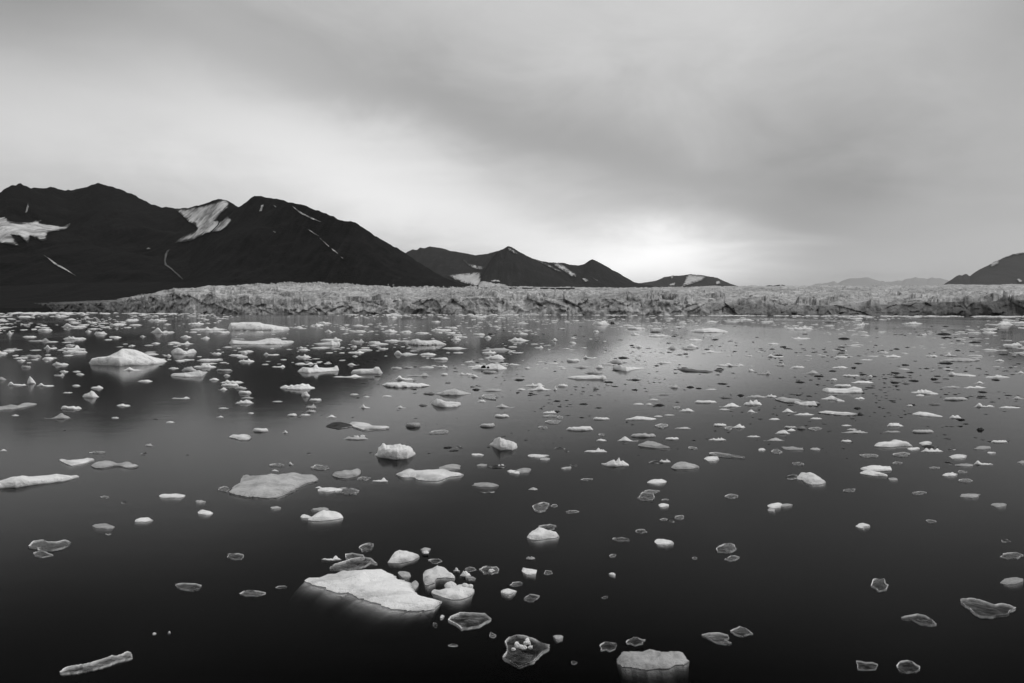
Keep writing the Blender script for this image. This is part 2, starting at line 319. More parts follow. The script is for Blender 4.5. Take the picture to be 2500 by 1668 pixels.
  [(138,1010),(180,960),(240,938),(320,955),(370,965),(420,985),(433,1000)],[(138,1018),(180,1035),(250,1042),(320,1025),(400,1020),(433,1008)],dict(zt=.15,dome=.18,skirt=.3)),
 ('S','B3','c','clear_ice_slab','shield slab','dark shield-shaped clear slab with a crumbly white upper rim',
  [(188,740),(210,722),(290,700),(342,715)],[(188,750),(205,775),(250,792),(310,775),(342,725)],{}),
 ('S','B4','w','ice_floe','hollowed floe','floe with a dark hollow at one side and a pale foot under water',
  [(262,468),(290,432),(350,442),(410,445),(470,465),(533,505)],[(262,478),(320,490),(345,515),(400,530),(490,528),(533,512)],dict(zt=.2,dome=.25,skirt=.9)),
 ('S','B4','w','ice_floe','stacked slab','straight-edged pale slab lying right behind a wedge-shaped one',
  [(850,382),(930,362),(1060,368),(1130,372)],[(850,388),(880,405),(1000,406),(1137,404)],dict(zt=.15,dome=.1)),
 ('S','B4','w','ice_floe','wedge slab','pale wedge-shaped slab lying right in front of a straight-edged one',
  [(845,425),(880,410),(950,409),(1030,430),(1098,449)],[(845,430),(900,442),(1000,453),(1098,457)],dict(zt=.12,dome=.1)),
 ('S','B4','w','ice_floe','layered floe','large pale two-layered floe with a clear end',
  [(976,165),(1000,150),(1080,150),(1160,125),(1230,140),(1290,155),(1327,170)],[(976,176),(1100,184),(1170,183),(1240,176),(1327,176)],dict(zt=.16,dome=.2,skirt=.3)),
 ('S','C1','c','clear_ice_slab','twisted slab','long twisted grey slab with diagonal bands and a looped end',
  [(545,1080),(600,1045),(680,1022),(800,1008),(940,965),(1020,933),(1080,935),(1130,915),(1170,893),(1205,905),(1213,940)],[(545,1090),(680,1081),(800,1060),(920,1035),(1000,1005),(1110,968),(1213,946)],dict(milk=.22,n=1)),
 ('S','C2','w','iceberg','great white slab','largest near slab of white ice with a pale underwater foot',
  [(447,222),(475,197),(560,203),(605,204),(590,190),(640,175),(720,160),(800,138),(1000,138),(1150,128),(1200,140),(1260,165),(1300,205),(1400,235),(1440,265),(1450,310),(1500,365),(1560,388),(1650,395),(1697,410)],
  [(447,230),(530,258),(640,295),(740,328),(850,328),(950,380),(1060,410),(1170,450),(1240,475),(1370,490),(1500,500),(1640,475),(1660,455),(1690,430)],dict(zt=.1,dome=.22,skirt=.6,n=1,sdir=(-.85,-.55))),
 ('S','C2','w','ice_floe','boot-shaped ice','smooth boot-shaped lump of white ice beside the great slab',
  [(1535,160),(1560,140),(1620,125),(1660,98),(1720,110),(1770,150),(1827,190)],[(1535,235),(1550,265),(1575,273),(1640,250),(1660,205),(1740,200),(1827,208)],dict(zt=.1,dome=.15,skirt=.12)),
 ('S','C2','w','ice_floe','snowball-laden floe','smooth white floe carrying a round snowball and small lumps',
  [(1610,333),(1700,315),(1830,290),(1900,272),(1960,276),(2006,312)],[(1610,342),(1700,375),(1800,406),(1890,400),(1980,370),(2006,322)],dict(zt=.1,dome=.12,skirt=.25)),
 ('S','C2','w','ice_floe','tent-shaped floe','tent-shaped white floe with a small knob on top, behind the great slab',
  [(1210,62),(1250,0),(1275,-28),(1320,-42),(1360,-30),(1420,-12),(1502,4)],[(1210,70),(1330,73),(1430,50),(1502,18)],dict(zt=.1,dome=.2)),
 ('S','C2','c','clear_ice_slab','grey rimmed slab','clear grey slab with a bright rim, touching the back of the great slab',
  [(680,118),(720,92),(800,66),(900,35),(1000,25),(1060,40),(1106,82)],[(680,138),(800,140),(900,132),(1000,108),(1060,72),(1106,88)],dict(milk=.2,n=1)),
 ('S','C2','c','clear_ice_slab','white-lipped slab','dark crumpled slab with a thick white front lip',
  [(1765,600),(1790,568),(1870,535),(1980,540),(2100,545),(2155,590)],[(1765,612),(1850,650),(1880,688),(2050,662),(2155,602)],dict(milk=.18,lip=1,skirt=.3,n=1)),
 ('S','C2','c','clear_ice_slab','crystal-strewn slab','big clear slab strewn with white ice crystals',
  [(2265,945),(2305,880),(2285,800),(2320,765),(2390,742),(2450,745),(2550,775),(2620,815),(2693,835)],[(2265,955),(2330,985),(2415,1034),(2550,985),(2620,910),(2693,865)],dict(milk=.06,n=1)),
 ('S','C3','g','iceberg','scalloped grey block','large grey scalloped block glowing pale under the water',
  [(965,945),(1010,882),(1090,885),(1190,885),(1260,863),(1350,890),(1490,888),(1580,905),(1622,962)],[(965,985),(1010,1015),(1090,1020),(1250,1046),(1350,1030),(1440,1036),(1510,995),(1580,998),(1622,972)],dict(zt=.12,dome=.15,skirt=.8,n=1,pale=1)),
 ('S','C3','c','clear_ice_slab','folded clear slab','pale clear slab with a notched end and bright rim',
  [(1742,738),(1800,722),(1900,718),(1985,742),(1992,772),(1950,780),(2013,812)],[(1742,742),(1840,790),(1890,815),(1960,825),(2013,822)],dict(milk=.2,n=1)),
 ('S','C4','c','clear_ice_slab','butterfly slab','large dim butterfly-shaped clear slab near the dark corner',
  [(1765,410),(1870,405),(1950,420),(2080,465),(2130,452),(2200,462),(2276,490)],[(1765,440),(1850,495),(1890,540),(1950,568),(2060,573),(2100,565),(2200,555),(2230,520),(2276,500)],dict(n=1)),
 ('S','C4','c','clear_ice_slab','beaked clear slab','dim clear slab with a beak-like point',
  [(1223,578),(1300,560),(1370,546),(1450,565),(1510,605),(1545,640)],[(1223,585),(1330,600),(1400,640),(1490,655),(1545,648)],dict(n=1)),
 ('S','C4','c','clear_ice_slab','oblong clear slab','small oblong clear slab with curled corners',
  [(808,978),(850,980),(890,992),(960,992),(1008,1010)],[(820,1020),(825,1055),(890,1060),(990,1055),(1008,1020)],dict(n=1)),
]
# short forms: x0, x1, top, bottom, shape (f flat, l lens, m mound, k craggy, p peak, a / b humped end, s clear slab), material
SMALL = {
'A1': '''570,820,112,150,a,w 355,495,160,182,f,w 65,135,180,212,m,w 870,1000,185,213,m,w 1390,1615,150,203,a,w 1750,2100,142,178,k,w 1955,2120,180,205,f,w
585,805,225,262,k,w 265,470,248,278,b,g 405,535,310,345,a,w 565,745,310,350,b,w 605,690,300,318,l,g -60,80,360,395,m,w 185,390,398,430,f,g 575,810,358,388,f,w
155,240,440,460,l,w 385,500,422,445,l,w 480,635,462,498,k,w 195,288,498,522,f,g 545,630,540,562,l,w 490,590,565,595,b,g 663,745,545,560,l,g 695,775,565,585,m,w
65,240,648,685,a,w 328,495,660,692,a,w -60,60,600,635,m,g 655,735,672,690,l,w 825,945,683,712,m,w 745,905,728,795,m,w 572,660,740,752,l,g 1260,1400,628,650,l,w
390,640,935,990,m,g 545,740,868,905,f,w 1060,1190,850,875,l,w 1090,1150,828,838,l,d 1010,1080,965,985,k,w 90,160,948,962,l,w 1770,1990,478,520,k,w 1665,1810,505,550,m,g
1545,1645,512,530,l,g 1510,1580,392,415,m,w 1600,1755,275,305,b,w 1845,1935,230,255,m,w 1660,1770,218,242,m,w 1395,1480,285,300,l,w 1185,1250,308,320,l,w 1290,1355,220,236,m,w
1010,1125,225,245,k,w 790,855,172,193,m,w 815,915,95,108,l,g 1010,1120,112,130,a,w 1365,1550,62,90,k,w 1730,1890,95,122,k,w 725,840,12,32,m,w 215,350,225,240,l,w
1985,2135,530,555,f,g 2190,2340,432,468,k,w 2100,2245,395,410,l,w 2215,2280,365,390,m,w 1945,2040,375,395,k,w 2020,2235,628,662,k,w 2025,2190,662,690,f,w 2150,2265,685,715,m,g
2000,2085,698,725,m,w 2185,2305,730,760,f,w 2205,2325,782,803,l,g 2150,2325,812,850,m,w 1915,2010,612,635,m,w 2050,2115,575,597,m,g 1570,1740,785,803,b,w 1975,2045,958,975,m,w
1510,1590,1008,1025,l,w 1998,2090,882,895,l,w 2265,2325,927,942,l,w 1120,1310,512,545,p,w 2120,2255,248,270,f,g''',
'A2': '''595,800,238,273,k,w 1030,1150,275,302,f,w 1160,1310,165,195,m,w 1320,1440,175,198,m,w 1455,1600,190,206,l,w 1605,1800,155,180,k,w 1730,1840,188,205,l,w 1985,2105,202,222,f,w
2095,2165,225,250,m,w 1785,1885,235,268,k,w 1175,1335,258,278,l,w 1704,1940,328,347,l,w 1265,1490,362,402,a,w 1500,1660,380,405,m,w 1635,1765,422,450,f,w 1120,1220,335,350,l,w
865,1000,250,290,k,g 870,930,315,330,f,w 365,510,392,430,k,w 70,220,380,405,a,w 380,500,342,360,l,w 390,455,322,338,m,w 845,1000,362,385,k,w 885,940,405,417,l,w 630,735,168,195,m,w
810,930,170,188,l,g 565,700,92,115,k,w 505,630,110,138,k,w 1110,1215,122,142,a,w 1215,1305,45,68,m,w 1610,1700,85,102,m,w 705,985,580,608,b,w 837,945,475,497,m,w 355,530,468,490,b,w
145,270,492,515,b,w 410,495,735,785,m,w 485,600,800,825,f,w 450,550,845,895,k,g 450,550,900,930,l,g 280,370,938,965,f,w 400,495,940,958,l,w 640,735,950,975,m,w 145,240,822,832,l,g
945,1045,850,890,p,w 860,940,752,768,l,w 980,1045,778,792,l,g 1155,1245,768,785,m,w 1263,1447,590,632,a,w 1370,1590,562,600,b,g 1235,1345,508,530,l,g 1345,1450,505,525,l,g
1690,1765,565,588,m,w 1670,1760,490,515,k,w 1965,2070,575,608,m,w 1855,1990,560,585,k,w 2070,2220,542,568,l,g 2104,2292,395,440,m,w 2070,2210,355,388,k,w 2060,2350,335,363,m,g
1525,1660,742,765,l,d 1980,2060,706,725,l,d 2060,2275,710,735,l,g 1485,1580,850,870,l,d 2075,2205,760,810,s,c 2030,2110,810,832,m,g 2190,2370,850,885,m,g 1290,1370,865,888,m,w
2185,2325,943,975,f,w 1365,1510,1018,1068,f,g 2050,2195,1025,1065,f,g 1590,1768,1090,1128,s,c -42,105,1072,1110,f,w 230,285,1092,1118,m,g''',
'A3': '''735,895,88,128,m,w 890,945,96,115,l,d 1048,1225,145,170,f,w 1250,1375,178,196,l,d 740,800,172,195,m,w 1228,1462,210,235,l,w -42,165,238,275,m,w 350,420,245,272,m,w 520,590,278,300,m,w
205,290,315,338,b,w 1120,1215,308,335,m,w 1575,1715,298,328,m,w 1395,1530,320,348,m,g 1534,1710,330,352,l,g 1580,1755,253,272,l,w 1735,1945,358,378,p,w 645,780,408,435,a,w 498,625,432,465,f,w
860,1060,445,482,m,g 1320,1465,455,480,k,w 655,845,545,575,l,g 555,720,498,522,l,g 760,840,495,525,m,w 115,300,655,690,k,w 135,365,680,725,p,w 370,420,685,722,p,w 415,515,665,693,m,w
45,125,705,725,l,g -40,110,362,385,a,w 1850,1950,530,548,l,d 1930,2140,477,503,a,w 2165,2225,525,550,m,w 2245,2380,545,582,b,g 1436,1540,672,705,m,g 1677,1885,818,845,f,w 1905,2110,840,880,m,w
2130,2300,808,865,k,w 2165,2260,902,930,m,w 1475,1545,873,895,s,c 1538,1680,890,922,m,w 1905,2010,893,908,l,g 1115,1215,842,858,l,w 1228,1292,843,860,l,w 1262,1345,802,815,l,g 283,410,910,938,k,w
385,445,911,925,l,d 283,410,952,972,s,c 410,472,958,988,s,c 298,452,1000,1032,s,c 233,325,1055,1078,s,c 497,750,1055,1098,f,w 745,900,970,998,f,w 1305,1388,957,970,l,w 1400,1500,945,958,l,g
1312,1435,1032,1075,s,c 1498,1650,1062,1082,l,g 1855,1980,1030,1058,f,w 2033,2150,1033,1075,m,w 1950,2035,1055,1090,s,c 1345,1450,763,773,l,d 1908,2037,778,800,l,d 2068,2142,760,778,l,d
2150,2350,770,795,l,g 1080,1175,200,221,l,w 1780,1880,710,721,l,g 430,500,517,529,l,w 105,180,508,528,m,w -40,80,475,496,m,w 320,425,472,483,l,w''',
'A4': '''500,635,90,108,l,d 770,880,100,130,b,w 1215,1410,92,120,k,w 2020,2250,92,130,m,w 2250,2420,90,112,l,w 145,415,125,172,k,w 220,385,235,255,k,w -20,105,288,305,l,w 1930,2095,155,172,l,w
1750,1930,180,196,l,d 1950,2095,182,200,l,w 2145,2332,282,318,k,w 2005,2145,319,332,l,d 2145,2260,324,342,l,d 1380,1450,203,222,m,w -20,145,395,422,a,w 598,735,410,428,l,w 1070,1225,400,424,m,w
842,965,440,450,l,w 1605,1735,382,412,p,w 1595,1780,404,416,l,d 1436,1560,400,418,l,w 2075,2170,438,462,k,w 205,340,500,522,l,w 585,735,502,524,l,w 760,815,507,523,l,d 315,470,540,575,m,g
70,160,475,502,b,g 680,845,580,602,f,w 910,975,585,602,m,w 570,640,612,635,m,w 765,975,638,662,l,w 1990,2222,582,612,k,w 2275,2370,548,572,m,w 605,770,670,695,f,w 800,897,780,810,k,w
-15,88,755,790,k,w 1360,1445,762,780,l,g 1800,2007,685,708,l,w 1900,1990,678,694,l,d 1895,1995,642,665,m,w 1600,1775,686,702,l,g 1618,1845,788,820,f,g 1475,1610,840,862,l,d 1900,2092,842,882,a,w
2130,2335,872,892,l,w 133,272,893,930,m,w 243,435,932,958,l,w 1677,1790,952,986,m,w 1105,1260,1022,1060,m,w 1335,1542,1086,1120,f,g 685,935,1090,1122,l,g 15,120,982,998,l,g 75,215,1090,1128,m,w
150,268,1075,1100,m,w 158,275,1054,1075,f,g 270,365,1055,1085,l,d 370,500,1065,1095,s,c 685,780,1040,1055,l,g 735,830,1078,1090,l,g 1072,1235,1096,1116,l,g 1930,2005,1068,1098,l,d 795,865,880,897,l,d
1280,1340,855,872,l,g 2250,2370,780,806,m,g 220,305,753,768,l,d 395,508,976,992,l,g 1490,1570,610,628,l,d 1515,1612,644,656,l,d 1225,1320,652,668,l,d 1165,1205,677,690,m,d''',
'B1': '''1310,1385,160,186,m,g 1460,1703,618,662,f,w 1793,1890,680,706,l,g 1812,1958,768,816,f,w 1237,1407,836,883,f,w 842,1056,893,941,f,g 305,490,1148,1207,s,c 815,970,233,252,s,c 1115,1162,695,712,l,d
918,1008,643,664,s,c 1290,1348,240,270,l,d 965,1025,983,1002,l,d 2000,2110,556,602,s,c -40,37,214,233,m,w''',
'B2': '''928,1057,465,499,s,c 1052,1202,475,513,b,w 567,800,560,606,f,w 720,952,568,626,s,c 525,592,555,573,m,w 795,1025,95,127,l,g 120,262,343,377,s,c 282,330,330,356,m,w 128,192,400,418,m,w
500,672,358,402,s,c 1678,1880,346,402,f,g 2028,2122,345,370,l,g 2128,2310,356,390,f,d 1978,2092,252,270,l,w 1978,2236,518,561,f,g 2050,2192,595,618,l,d 408,516,808,850,f,w 500,668,746,779,f,g
133,231,735,763,l,g 943,1080,1074,1155,s,c 1508,1606,1115,1154,f,g 2303,2428,403,438,f,w 1830,1895,182,208,l,d 453,511,247,263,l,d 2360,2528,384,431,f,g''',
'B3': '''667,877,203,243,k,w 973,1166,96,142,m,w 1090,1328,66,106,f,g 1412,1541,103,129,f,w 1813,1977,103,134,k,w 2163,2292,88,104,l,w 1760,1903,278,324,f,w 1252,1400,316,346,l,d 1358,1467,300,336,k,w
1618,1702,190,216,s,c 140,342,258,289,f,w 255,350,291,316,l,g 448,546,371,396,f,g 533,602,352,371,l,d 388,490,196,213,l,d 478,525,227,241,l,d 778,873,117,140,l,w 793,862,70,92,s,c
1237,1423,484,532,f,w 1150,1312,613,686,s,c 1193,1366,588,620,s,c 1343,1441,708,744,f,w 1370,1442,670,691,s,c 627,745,483,503,s,c 148,241,560,590,m,g 495,620,775,802,s,c 353,420,720,746,s,c
240,412,903,956,s,c 1495,1581,820,860,s,c 1438,1492,861,887,l,d 1353,1431,847,868,s,c 1950,2077,626,667,s,c 1135,1242,948,985,s,c 918,1080,1022,1058,s,c 1308,1487,1034,1090,f,w 1873,2065,1079,1167,s,c
2345,2490,703,754,f,w 2455,2582,712,740,l,g 2345,2416,750,787,f,g 2262,2328,203,226,l,w''',
'B4': '''160,282,443,492,l,d 1103,1191,473,500,f,g 687,786,129,151,f,w 1385,1505,138,178,f,w 1398,1566,175,197,l,d 1277,1396,196,222,f,w 1426,1632,203,243,k,w 1658,1826,258,300,f,w 1918,2097,320,362,a,w
1712,1887,343,371,l,g 1658,1710,341,357,l,d 1603,1742,421,460,f,w 1743,1832,410,437,s,c 1743,1882,484,518,s,c 1890,2046,183,216,l,g 2068,2223,133,159,f,w 2013,2092,237,251,l,g 1143,1307,242,280,s,c
836,1016,260,289,s,c 1140,1236,330,350,s,c 1478,1582,376,394,s,c 113,331,186,222,f,g 28,132,212,258,s,c 383,482,198,224,l,g -30,165,109,139,m,g 222,331,333,367,s,c 687,802,577,607,s,c 1318,1462,600,630,s,c
1758,1952,620,660,l,g 2043,2193,706,747,f,g 803,937,889,937,f,w 1448,1547,862,889,s,c 2130,2350,1163,1220,s,c 2288,2380,318,348,l,g 1642,1732,202,232,l,d 2140,2230,1038,1068,l,d''',  # first entry: shade in the hollowed floe's cavity, made as a dark fragment
'C1': '''1607,1853,264,332,s,c 2193,2446,328,382,s,c 2082,2240,-10,46,s,c 1400,1437,716,729,l,g 1478,1505,712,738,m,g''',
'C2': '''578,762,12,56,b,w 818,1002,-12,55,s,c 1915,2022,114,156,s,c 1578,1712,40,84,s,c 1803,1864,115,154,m,w 1863,1968,145,202,m,w 1923,2022,195,222,l,g 2045,2232,105,182,s,c 1300,1422,150,214,s,g
1410,1494,234,322,s,g 2143,2207,711,767,s,c 1690,1732,553,582,l,g 1623,1667,625,670,s,c 1763,1857,818,847,l,d 178,287,287,310,s,c 2248,2396,308,368,f,w 2330,2446,250,292,s,c''',
'C3': '''128,217,6,47,k,g 88,230,117,186,f,w 293,372,147,186,s,c 887,952,165,191,f,g 108,256,364,434,s,c 373,472,737,777,l,g 803,967,800,890,s,c 1043,1227,760,837,s,c 2003,2213,660,757,s,c
542,602,975,1014,l,d 1650,1702,21,47,s,c 1948,2092,10,60,s,c 893,957,-5,27,s,c 822,882,380,406,s,c''',
'C4': '''943,1107,222,337,s,c 2128,2347,205,272,l,g 1178,1397,973,1087,s,c''',
}
# photo pixels: loose pieces that sit on floes: x, y of the middle, width, height, word for the label
CHUNKS = [(1098.5,1428,31,21,'round white snowball perched on the snowball-laden floe'),(1133,1430,14,9,'small white ice lump on the rim of the snowball-laden floe'),
 (1147.5,1433,13,11,'tilted white ice block beside the lump on the snowball-laden floe'),(868,1065.5,14,8,'square white ice block riding on a flat grey floe'),(883,1065,12,6,'low white ice block beside a square one on a flat grey floe'),
 (1262,1575,15,12,'rounded ice crystal at the edge of the crystal heap'),(1273,1580,13,10,'pale ice crystal filling the middle of the crystal heap'),(1281,1583,17,12,'broad white ice crystal in the crystal heap'),(1288,1564,12,9,'top ice crystal of the heap on the big clear slab'),
 (1292,1571,11,9,'upright ice crystal low on the far side of the heap'),(1296,1582,13,11,'pointed ice crystal at the outer end of the heap'),(1283,1572,11,9,'small ice crystal wedged between larger ones'),(1253,1587,11,9,'lone ice crystal lying apart on the big clear slab'),
 (1218,1137.5,6,5,'round white knob on a dark ice plate'),(1227,1136,9,7,'larger white knob on a dark ice plate'),(1198,1395,16,10,'white ice crumb on the dark knobbly plate'),(1036,1349,18,9,'white knob at the top of the tent-shaped floe')]
rng = random.Random(11)
M = dict(w=mat_white_ice('white_ice', .6, .9, .5), g=mat_white_ice('wet_grey_ice', .2, .58, .3), d=mat_dark_ice('dark_clear_ice'), h=mat_white_ice('dim_ice', .05, .2, .4), c=mat_clear_ice('clear_ice'))
# ================= ice builders
def interp(poly, u):
    p = np.array(poly, float); return np.interp(u, p[:, 0], p[:, 1])
def elevation(name, top, bot, mat, o, seed, shelf=None):
    x0, x1 = top[0][0], top[-1][0]; wpx = x1 - x0
    n = o.get('n') or int(min(60, max(12, wpx * .55)))
    s = np.linspace(0, 1, n); s = s * .55 + .45 * (.5 - .5 * np.cos(np.pi * s))
    px = x0 + s * wpx
    yt, yb = interp(top, px), interp(bot, px)
    A = np.maximum(yb - yt, .3)
    sz = max(wpx * .03, .4)
    jag = fbm(px / (wpx * .09) + seed, px * 0 + seed, o=3) * np.minimum(A * .12, 3) * o.get('amp', .35)
    yt = yt + jag
    e = np.minimum(1, np.minimum(s, 1 - s) / .03); mid = yb - .35 * A
    yt = mid + (yt - mid) * e; yb = mid + (yb - mid) * np.sqrt(e)
    A = np.maximum(yb - yt, .05)
    rf = rdist(px, yb); dx, dy = plan_dir(px)
    Wm = wpx / FPX * rf.mean()
    want = o.get('ratio', .55) * Wm * np.clip(1 - (2 * s - 1) ** 2, .05, 1) ** .5
    capd = rdist(px, yb - o.get('cap', .6) * A) - rf
    D = np.minimum(want, capd)
    tr = .5
    zr = np.maximum(HC + slope(px, yt) * (rf + tr * D), .005)
    style = o.get('style', 'm')
    zs = None
    if shelf is not None:
        zs = np.maximum(HC + slope(px, np.maximum(interp(shelf, px), yt)) * (rf + .12 * D), .004); zs = np.minimum(zs, zr)
    rows = []; ts = [.5, .3, .08, 0., .01, .035, .08, .14, .22, .32, .42, .5, .6, .72, .84, .94, 1., .96, .8, .5]
    hm = min(max(float(zr.max()) * .6, .05), .12 * Wm + .02)
    K = len(ts)
    for k, t in enumerate(ts):
        if k < 3: z = -hm * (1.5, .8, .25)[k] + 0 * zr
        elif k == 3: z = 0 * zr - .02
        elif k >= 17: z = -hm * (.15, .7, 1.5)[k - 17] + 0 * zr
        elif k == 16: z = 0 * zr
        elif t <= tr:
            q = t / tr
            if shelf is not None: z = zs * min(1, q / .06) ** .6 if q < .3 else zs + (zr - zs) * (lambda a: a * a * (3 - 2 * a))(min(1, (q - .3) / .6))
            elif style == 'f': z = zr * (min(1, q / .12) ** .5 * (.72 + .28 * q))
            else: z = zr * (.22 * min(1, q / .05) ** .5 + .78 * math.sin(q * math.pi / 2) ** .9)
        else:
            q = (t - tr) / (1 - tr); z = zr * (1 - q * q) * (1 - .1 * q)
        r = rf + t * D
        x, y = dx * r, dy * r
        if 4 <= k < 16:
            a = zr * (.1 * o.get('amp', .35) + .06)
            sc = 1 / max(.08 * Wm, .15)
            nz = fbm(x * sc + seed, y * sc, z * sc * 2, 4); f = min(1, (k - 3) / 3) * (0 if k == 11 else 1)
            z = np.maximum(z + a * nz * 1.5 * f, .002)
            r = r + D * .05 * fbm(x * sc - 9, y * sc + seed, z * sc * 2, 3) * (1 if k < 11 else 0)
            x, y = dx * r, dy * r
        rows.append(np.stack([x, y, z], -1))
    v = np.concatenate(rows); f = grid_faces(K, n)[:, ::-1]
    zz = v[:, 2]; band = np.zeros(len(v))
    if o.get('band'):
        zt = np.tile(zr, K); band = np.clip(1.1 - zz / np.maximum(zt, .01) * 1.6, 0, 1) * (zz > -.3)
    return mesh(name, v, f, mat, True, dict(band=band, rim=zz * 0, milk=zz * 0), True)

def resample(poly, step):
    p = np.array(poly, float); q = np.vstack([p, p[:1]]); d = np.r_[0, np.cumsum(np.hypot(*np.diff(q, axis=0).T))]
    m = max(10, int(d[-1] / step)); u = np.linspace(0, d[-1], m, endpoint=False)
    return np.stack([np.interp(u, d, q[:, 0]), np.interp(u, d, q[:, 1])], -1)
def inside(pts, poly):
    x, y = pts[:, 0], pts[:, 1]; r = np.zeros(len(pts), bool); n = len(poly)
    for i in range(n):
        (ax, ay), (bx, by) = poly[i], poly[i - 1]
        c = (ay > y) != (by > y)
        with np.errstate(divide='ignore', invalid='ignore'):
            r ^= c & (x < (bx - ax) * (y - ay) / (by - ay + 1e-12) + ax)
    return r
def edge_dist(pts, poly):
    a = poly; b = np.roll(poly, -1, 0); d = np.full(len(pts), 1e9)
    for i in range(len(a)):
        ab = b[i] - a[i]; L = (ab ** 2).sum() + 1e-12
        t = np.clip(((pts - a[i]) @ ab) / L, 0, 1); d = np.minimum(d, np.hypot(*(pts - a[i] - t[:, None] * ab).T))
    return d
def slab(name, outline, mat, kind, o, seed):
    """OUTLINE in photo pixels: the upper edge of a slab that floats with its top at zt"""
    P = np.array(outline, float); w = np.ptp(P[:, 0]); big = o.get('n', 0)
    g0 = np.stack(ground(P[:, 0], P[:, 1]), -1); size = float(np.sqrt(np.ptp(g0[:, 0]) * np.ptp(g0[:, 1])))
    zt = min(o.get('zt', .06), (.025 if kind in 'cd' else .05 if big or o.get('part') else .028) * size)
    P2 = resample(P * [1, 2.2], max(w * 2.6 / (120 if big else 46), 1.2)) / [1, 2.2]
    P2 = P2 + np.stack([vn(P2[:, 0] * .22 + seed, P2[:, 1] * .4), vn(P2[:, 0] * .22, P2[:, 1] * .4 + seed)], -1) * [w * .012, w * .005] + np.stack([vn(P2[:, 0] * .6 + seed, P2[:, 1] * 1.1), vn(P2[:, 0] * .6, P2[:, 1] * 1.1 + seed)], -1) * ([w * .008, w * .004] if big else [0, 0])
    gx, gy = ground(P2[:, 0], P2[:, 1], zt); C = np.stack([gx, gy], -1)
    m = 52 if big else 15
    st = max(np.ptp(gx), np.ptp(gy) * .6) / m
    xs = np.arange(gx.min(), gx.max(), st); ys = np.arange(gy.min(), gy.max(), st)
    I = np.stack(np.meshgrid(xs, ys), -1).reshape(-1, 2); I = I + st * .3 * np.stack([vn(I[:, 0] / st * 1.7, I[:, 1] / st * 1.3 + seed), vn(I[:, 0] / st * 1.9 + seed, I[:, 1] / st)], -1)
    I = I[inside(I, C)]; I = I[edge_dist(I, C) > st * .35] if len(I) else I
    rw = size * o.get('rw', (.028 if big else .05) if kind == 'c' else .05)                                       # an inner ring keeps the rim narrow
    cen = C.mean(0); nrm = np.roll(C, -1, 0) - np.roll(C, 1, 0); nrm = np.stack([-nrm[:, 1], nrm[:, 0]], -1); nrm /= (np.hypot(*nrm.T)[:, None] + 1e-9)
    if ((cen - C) * nrm).sum() < 0: nrm = -nrm
    ring = C + nrm * rw * .9; ok = inside(ring, C) & (edge_dist(ring, C) > rw * .55); ring = ring[ok]
    if len(I): I = I[edge_dist(I, C) > rw * 1.3]
    allp = np.vstack([C, ring, I]) if len(I) else np.vstack([C, ring])
    nC = len(C)
    vs, es, fs, ov, _, _ = delaunay_2d_cdt([Vector(p) for p in allp.tolist()], [(i, (i + 1) % nC) for i in range(nC)], [], 1, 1e-6)
    idx = {}
    for k, l in enumerate(ov):
        for q in l: idx[q] = k
    V = np.array([[p.x, p.y] for p in vs]); d = edge_dist(V, C)
    cl = kind == 'c'
    dome = o.get('dome', .05 if not cl else 0.) * (.8 if o.get('part') else min(.8, .5 * size))
    sc = 1 / max(size * .16, .1)
    nz = fbm(V[:, 0] * sc + seed, V[:, 1] * sc, o=5)
    rg = fbm(V[:, 0] * sc * .6 + seed, V[:, 1] * sc * .6 + 5, o=3, ridge=True)
    k = np.clip(d / (size * .3), 0, 1)
    z = zt + dome * np.sqrt(k) * (.6 + .6 * nz) + (dome * .45 + .02) * rg * k + (.025 if cl else .02) * nz * min(1, size) * np.clip(d / rw, 0, 1)
    if not cl: z = z - zt * .6 * (1 - np.clip(d / (rw * 1.6), 0, 1)) ** 2
    e = np.clip(1 - d / (rw * .9), 0, 1)
    if cl: z = z + .02 * min(1, size) * (1 - np.clip(d / (rw * 1.2), 0, 1))
    keep = vn(V[:, 0] * sc * .55 + seed * 2, V[:, 1] * sc * .55 - seed)
    rim = (np.sqrt(e) * np.clip(keep * 1.8 + .95, .12, 1)) if (cl or o.get('rim')) else np.clip(1 - d / (size * (.16 if big else .24)), 0, 1) ** 1.4 * np.clip(keep * 1.2 + .5, 0, 1) * (.3 if big else 1)
    if o.get('lip'): rim = np.maximum(rim, np.clip(1 - d / (rw * 2.4), 0, 1) * (V[:, 1] < np.interp(V[:, 0], np.sort(V[:, 0]), V[np.argsort(V[:, 0]), 1] * 0 + cen[1])))
    patch = np.clip(fbm(V[:, 0] * sc * .5 - seed, V[:, 1] * sc * .5, o=3) * 2 + .45, 0, 1)
    milk = o.get('milk', .06) * (.12 + 1. * patch) if cl else 0 * d
    top = np.column_stack([V, z]); nT = len(top)
    loop = [idx[i] for i in range(nC)]
    L = V[loop]; n3 = -nrm[:, :]; q = max(1, nC // 24)
    n3 = sum(np.roll(n3, s, 0) for s in range(-q, q + 1)); n3 = n3 / (np.hypot(*n3.T)[:, None] + 1e-9)
    sk = min(o.get('skirt', .06), .3 * size); sd = o.get('sdir')
    off = n3 * sk * .5
    if sd:
        g = np.clip(n3 @ np.array(sd), 0, 1)[:, None]; off = np.array(sd) * sk * g * 1.3 + n3 * sk * .12
    elif 'skirt' in o:
        g = np.clip(-n3[:, 1], 0.15, 1)[:, None]; off = n3 * sk * .55 * g + np.array([0, -.25 * sk]) * g
    q = min(1, size) * .8; Lx = lambda s: np.column_stack([cen[0] + (L[:, 0] - cen[0]) * s, L[:, 1]]); tp = .9 if big else .86
